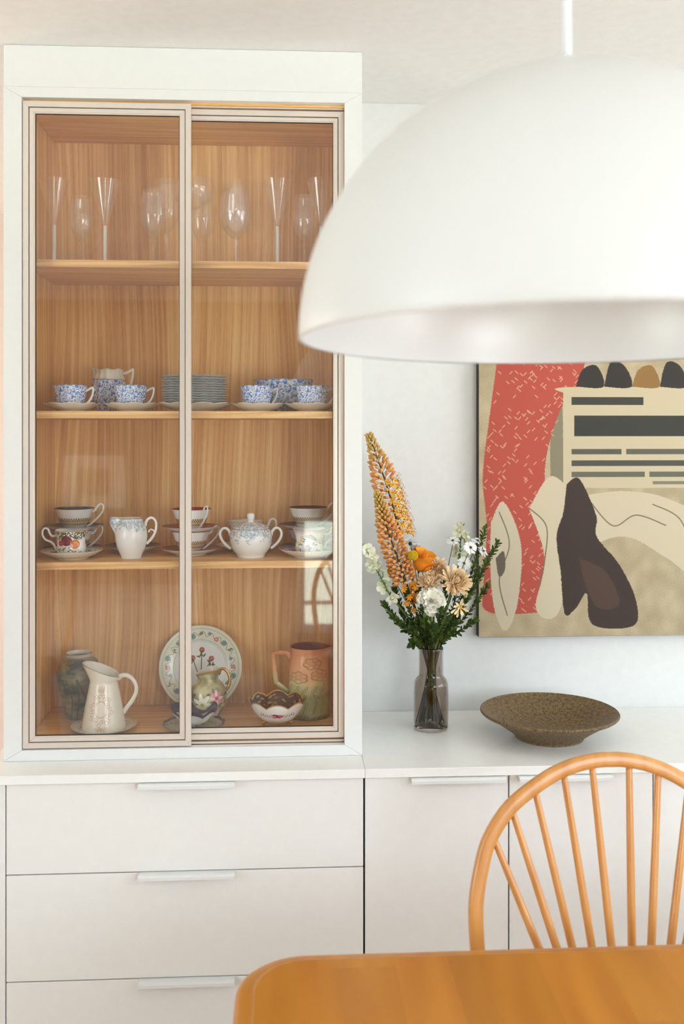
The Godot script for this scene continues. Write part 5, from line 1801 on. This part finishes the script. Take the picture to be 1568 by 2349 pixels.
func craspedia(called: String, label: String, v: Vector3, c: Vector3, r: float) -> void:
	var t := thing(called, label, "flower", Vector3.ZERO, 0.0, "yellow billy buttons")
	put_stem(t, stem_line(v, c - Vector3(0, r, 0)), 0.0013, 0.0011, lin(112, 108, 48))
	var st := begin()
	blob(st, Transform3D(Basis.from_scale(Vector3.ONE * r * 0.93), c), lin(196, 158, 24), 16, 12)
	for i in 190:
		var y := 1.0 - 2.0 * (i + 0.5) / 190
		var q := Vector3(cos(i * 2.39996) * sqrt(1 - y * y), y, sin(i * 2.39996) * sqrt(1 - y * y))
		blob(st, Transform3D(Basis.from_scale(Vector3.ONE * r * 0.1), c + q * r * 0.95), jitter(lin(222, 184, 40), 0.12), 5, 3)
	part("head", st, M.petal, t)

func chrysanthemum(label: String, v: Vector3, c: Vector3, dir: Vector3, r: float, n: int) -> void:
	var t := thing("peach_chrysanthemum", label, "flower", Vector3.ZERO, 0.0, "peach chrysanthemums")
	dir = dir.normalized()
	put_stem(t, stem_line(v, c - dir * r * 0.35), 0.0036, 0.0022, lin(104, 118, 56))
	var x := dir.cross(Vector3.UP).normalized()
	if dir.y > 0.95:
		x = Vector3.RIGHT
	var y := x.cross(dir).normalized()
	var st := begin()
	for i in n:
		var k := (i + 0.5) / n             # 0 at the heart, 1 outside
		var a := i * 2.39996 + rng.randf_range(-0.2, 0.2)
		var out := x * cos(a) + y * sin(a)
		var open := lerpf(0.25, 1.62, pow(k, 0.8)) if n > 20 else rng.randf_range(1.0, 1.9)
		var d := dir * cos(open) + out * sin(open)
		var l := r * lerpf(0.5, 0.98, sqrt(k)) * rng.randf_range(0.88, 1.1)
		var col := lin(250, 206, 136).lerp(lin(255, 216, 164), k)
		if rng.randf() < 0.3:
			col = lin(248, 200, 134)
		blade(st, c + out * r * 0.1 * k - dir * r * 0.25 * k, d, (dir - out * 0.3), l, r * (lerpf(0.12, 0.2, k) if n > 20 else 0.26), 0.9 if open < 1.2 else 0.45, 0.6, jitter(col, 0.08), jitter(lin(255, 228, 188), 0.05), 5, 0.66, 0.14)
	part("petals", st, M.petal, t)
	st = begin()
	blob(st, Transform3D(Basis.from_scale(Vector3.ONE * r * 0.16), c + dir * r * 0.02), lin(206, 168, 66), 10, 6)
	part("heart", st, M.petal, t)

func carnation(v: Vector3, c: Vector3) -> void:
	var t := thing("white_carnation", "creamy white carnation at the front over the vase mouth", "flower")
	put_stem(t, stem_line(v, c - Vector3(0, 0.02, 0.02)), 0.0034, 0.0022, lin(108, 128, 74))
	var st := begin()
	var axis := Vector3(0.0, 0.35, 0.95).normalized()
	var x := Vector3.RIGHT
	var y := axis.cross(x).normalized()
	for i in 46:
		var k := (i + 0.5) / 46.0
		var a := i * 2.39996
		var out := x * cos(a) + y * sin(a)
		var open := lerpf(0.15, 1.75, pow(k, 0.75))
		var d := axis * cos(open) + out * sin(open)
		var side := d.cross(axis if absf(d.dot(axis)) < 0.95 else y).normalized()
		var nrm := side.cross(d)
		var l := 0.036 * rng.randf_range(0.86, 1.08)
		var pos := []
		var uvs := []
		var phase := rng.randf() * TAU
		for j in 6:
			var q := j / 5.0
			for m in 10:
				var s := (m / 9.0 - 0.5) * 2.0
				var w := 0.016 * pow(q, 0.8)
				var ruffle := 0.0024 * pow(q, 2.0) * sin(s * 8.0 + phase) + 0.0014 * q * sin(s * 17.0 + phase)
				var edge := 1.0 - 0.16 * s * s + 0.03 * sin(s * 23.0 + phase) * q
				pos.append(c - axis * 0.012 + d * l * q * edge + side * s * w + nrm * (ruffle - 0.006 * q * q))
				uvs.append(Vector2(s, q))
		st.set_color(jitter(lin(252, 248, 230), 0.02))
		grid(st, pos, uvs, 6, 10)
	part("petals", st, M.petal, t)
	st = begin()
	lathe(st, cr([Vector2(0.003, -0.03), Vector2(0.006, -0.022), Vector2(0.0075, -0.01), Vector2(0.008, 0.0)], 3), 12, c - Vector3(0, 0.004, 0.016))
	var cup := part("calyx", st, M.leaf, t)
	cup.set_surface_override_material(0, plain("green calyx", rgb(104, 124, 76), 0.6))

func daisy(label: String, v: Vector3, c: Vector3, dir: Vector3) -> void:
	var t := thing("white_daisy", label, "flower", Vector3.ZERO, 0.0, "white daisies in the vase")
	dir = dir.normalized()
	put_stem(t, stem_line(v, c - dir * 0.006), 0.0012, 0.001, lin(92, 106, 56))
	var x := dir.cross(Vector3(0.1, 1, 0.05)).normalized()
	var y := x.cross(dir).normalized()
	var st := begin()
	for i in 17:
		var a := TAU * i / 17 + rng.randf_range(-0.08, 0.08)
		var out := x * cos(a) + y * sin(a)
		blade(st, c + out * 0.002 - dir * 0.001 * (i % 2), (out + dir * rng.randf_range(-0.1, 0.25)).normalized(), dir, rng.randf_range(0.0135, 0.017), 0.0052, -0.25, 0.15, lin(246, 245, 240), Color.TRANSPARENT, 4, 0.62, 0.14)
	part("petals", st, M.petal, t)
	st = begin()
	blob(st, Transform3D(Basis(x, dir, y).orthonormalized().scaled_local(Vector3(0.0034, 0.002, 0.0034)), c + dir * 0.001), lin(60, 62, 34), 12, 6)
	part("eye", st, M.petal, t)
	st = begin()
	blob(st, Transform3D(Basis(x, dir, y).orthonormalized().scaled_local(Vector3(0.0048, 0.005, 0.0048)), c - dir * 0.005), lin(56, 70, 32), 10, 6)
	part("calyx", st, M.leaf, t)

func snapdragon(called: String, label: String, v: Vector3, path: Array, blooms: Array) -> void:
	var t := thing(called, label, "flower", Vector3.ZERO, 0.0, "snapdragons in the vase")
	var line := cr(path + [v + Vector3(0.0, 0.2, 0.012), v + Vector3(0.012, 0.02, -0.004)], 6)
	put_stem(t, line, 0.001, 0.0034, lin(96, 122, 60))
	var z: float = path[1].z
	for b in blooms:
		var c := spot(b[0], b[1], z + rng.randf_range(-0.008, 0.012))
		var near: Vector3 = line[0]
		for p in line:
			if (p - c).length() < (near - c).length():
				near = p
		var d := (c - near).normalized() if (c - near).length() > 0.002 else Vector3(0, 0.5, 0.8)
		var st := begin()
		for i in 6:
			var side := d.cross(Vector3(0.2, 0.3, 1)).normalized().rotated(d, TAU * i / 6.0)
			var col := jitter(lin(240, 238, 214).lerp(lin(216, 222, 170), 0.5 if i % 3 == 0 else 0.05), 0.04)
			blade(st, near + d * 0.002, (d + side * 0.35).normalized(), (d - side).normalized(), rng.randf_range(0.021, 0.026), 0.0155, -1.1, -0.5, col, Color.TRANSPARENT, 5, 0.66, 0.12)
		st.set_color(lin(232, 232, 200))
		tube(st, [near, near + d * 0.008, near + d * 0.014], [0.002, 0.0042, 0.005], 8)
		part("blossom", st, M.petal, t)
	var st := begin()
	for i in 34:
		var s := int(i / 34.0 * line.size() * 0.6)
		var p: Vector3 = line[s]
		var along: Vector3 = (line[s] - line[s + 1]).normalized()
		var side := along.cross(Vector3(0.1, 0.2, 1)).normalized().rotated(along, i * 2.4)
		blade(st, p, (side + along * 0.7).normalized(), along, rng.randf_range(0.008, 0.014), 0.005, 0.4, 0.2, jitter(lin(96, 126, 58), 0.15), Color.TRANSPARENT, 4, 0.5)
	part("leaves", st, M.leaf, t, true)

# ---------------------------------------------------------------- the far side of the room, which the door glass mirrors

func build_far_side() -> void:
	var t := thing("sideboard", "white low sideboard mirrored as pale bands in the lower glass door", "cabinet")
	box_part("body", Vector3(-0.95, 0.0, 4.02), Vector3(0.06, 0.595, 4.395), M.front, t, 0.002)
	for k in 2:
		box_part("drawer", Vector3(-0.945, 0.03 + k * 0.26, 3.999), Vector3(0.055, 0.28 + k * 0.265, 4.019), M.front, t, 0.004)
	box_part("top", Vector3(-0.97, 0.5955, 3.98), Vector3(0.08, 0.62, 4.395), M.lacquer, t, 0.002)
	t = thing("framed_picture", "pale framed picture mirrored above the stacked cups in the glass door", "picture")
	for q in [[-0.83, 1.135, -0.43, 1.165], [-0.83, 1.455, -0.43, 1.485], [-0.83, 1.165, -0.80, 1.455], [-0.46, 1.165, -0.43, 1.455]]:
		box_part("frame_bar", Vector3(q[0], q[1], 4.37), Vector3(q[2], q[3], 4.398), M.lacquer, t, 0.002)
	box_part("mount", Vector3(-0.80, 1.165, 4.38), Vector3(-0.46, 1.455, 4.398), M.cream, t)
	box_part("print", Vector3(-0.74, 1.22, 4.376), Vector3(-0.53, 1.40, 4.3795), plain("grey brown print", rgb(150, 124, 108), 0.7), t)
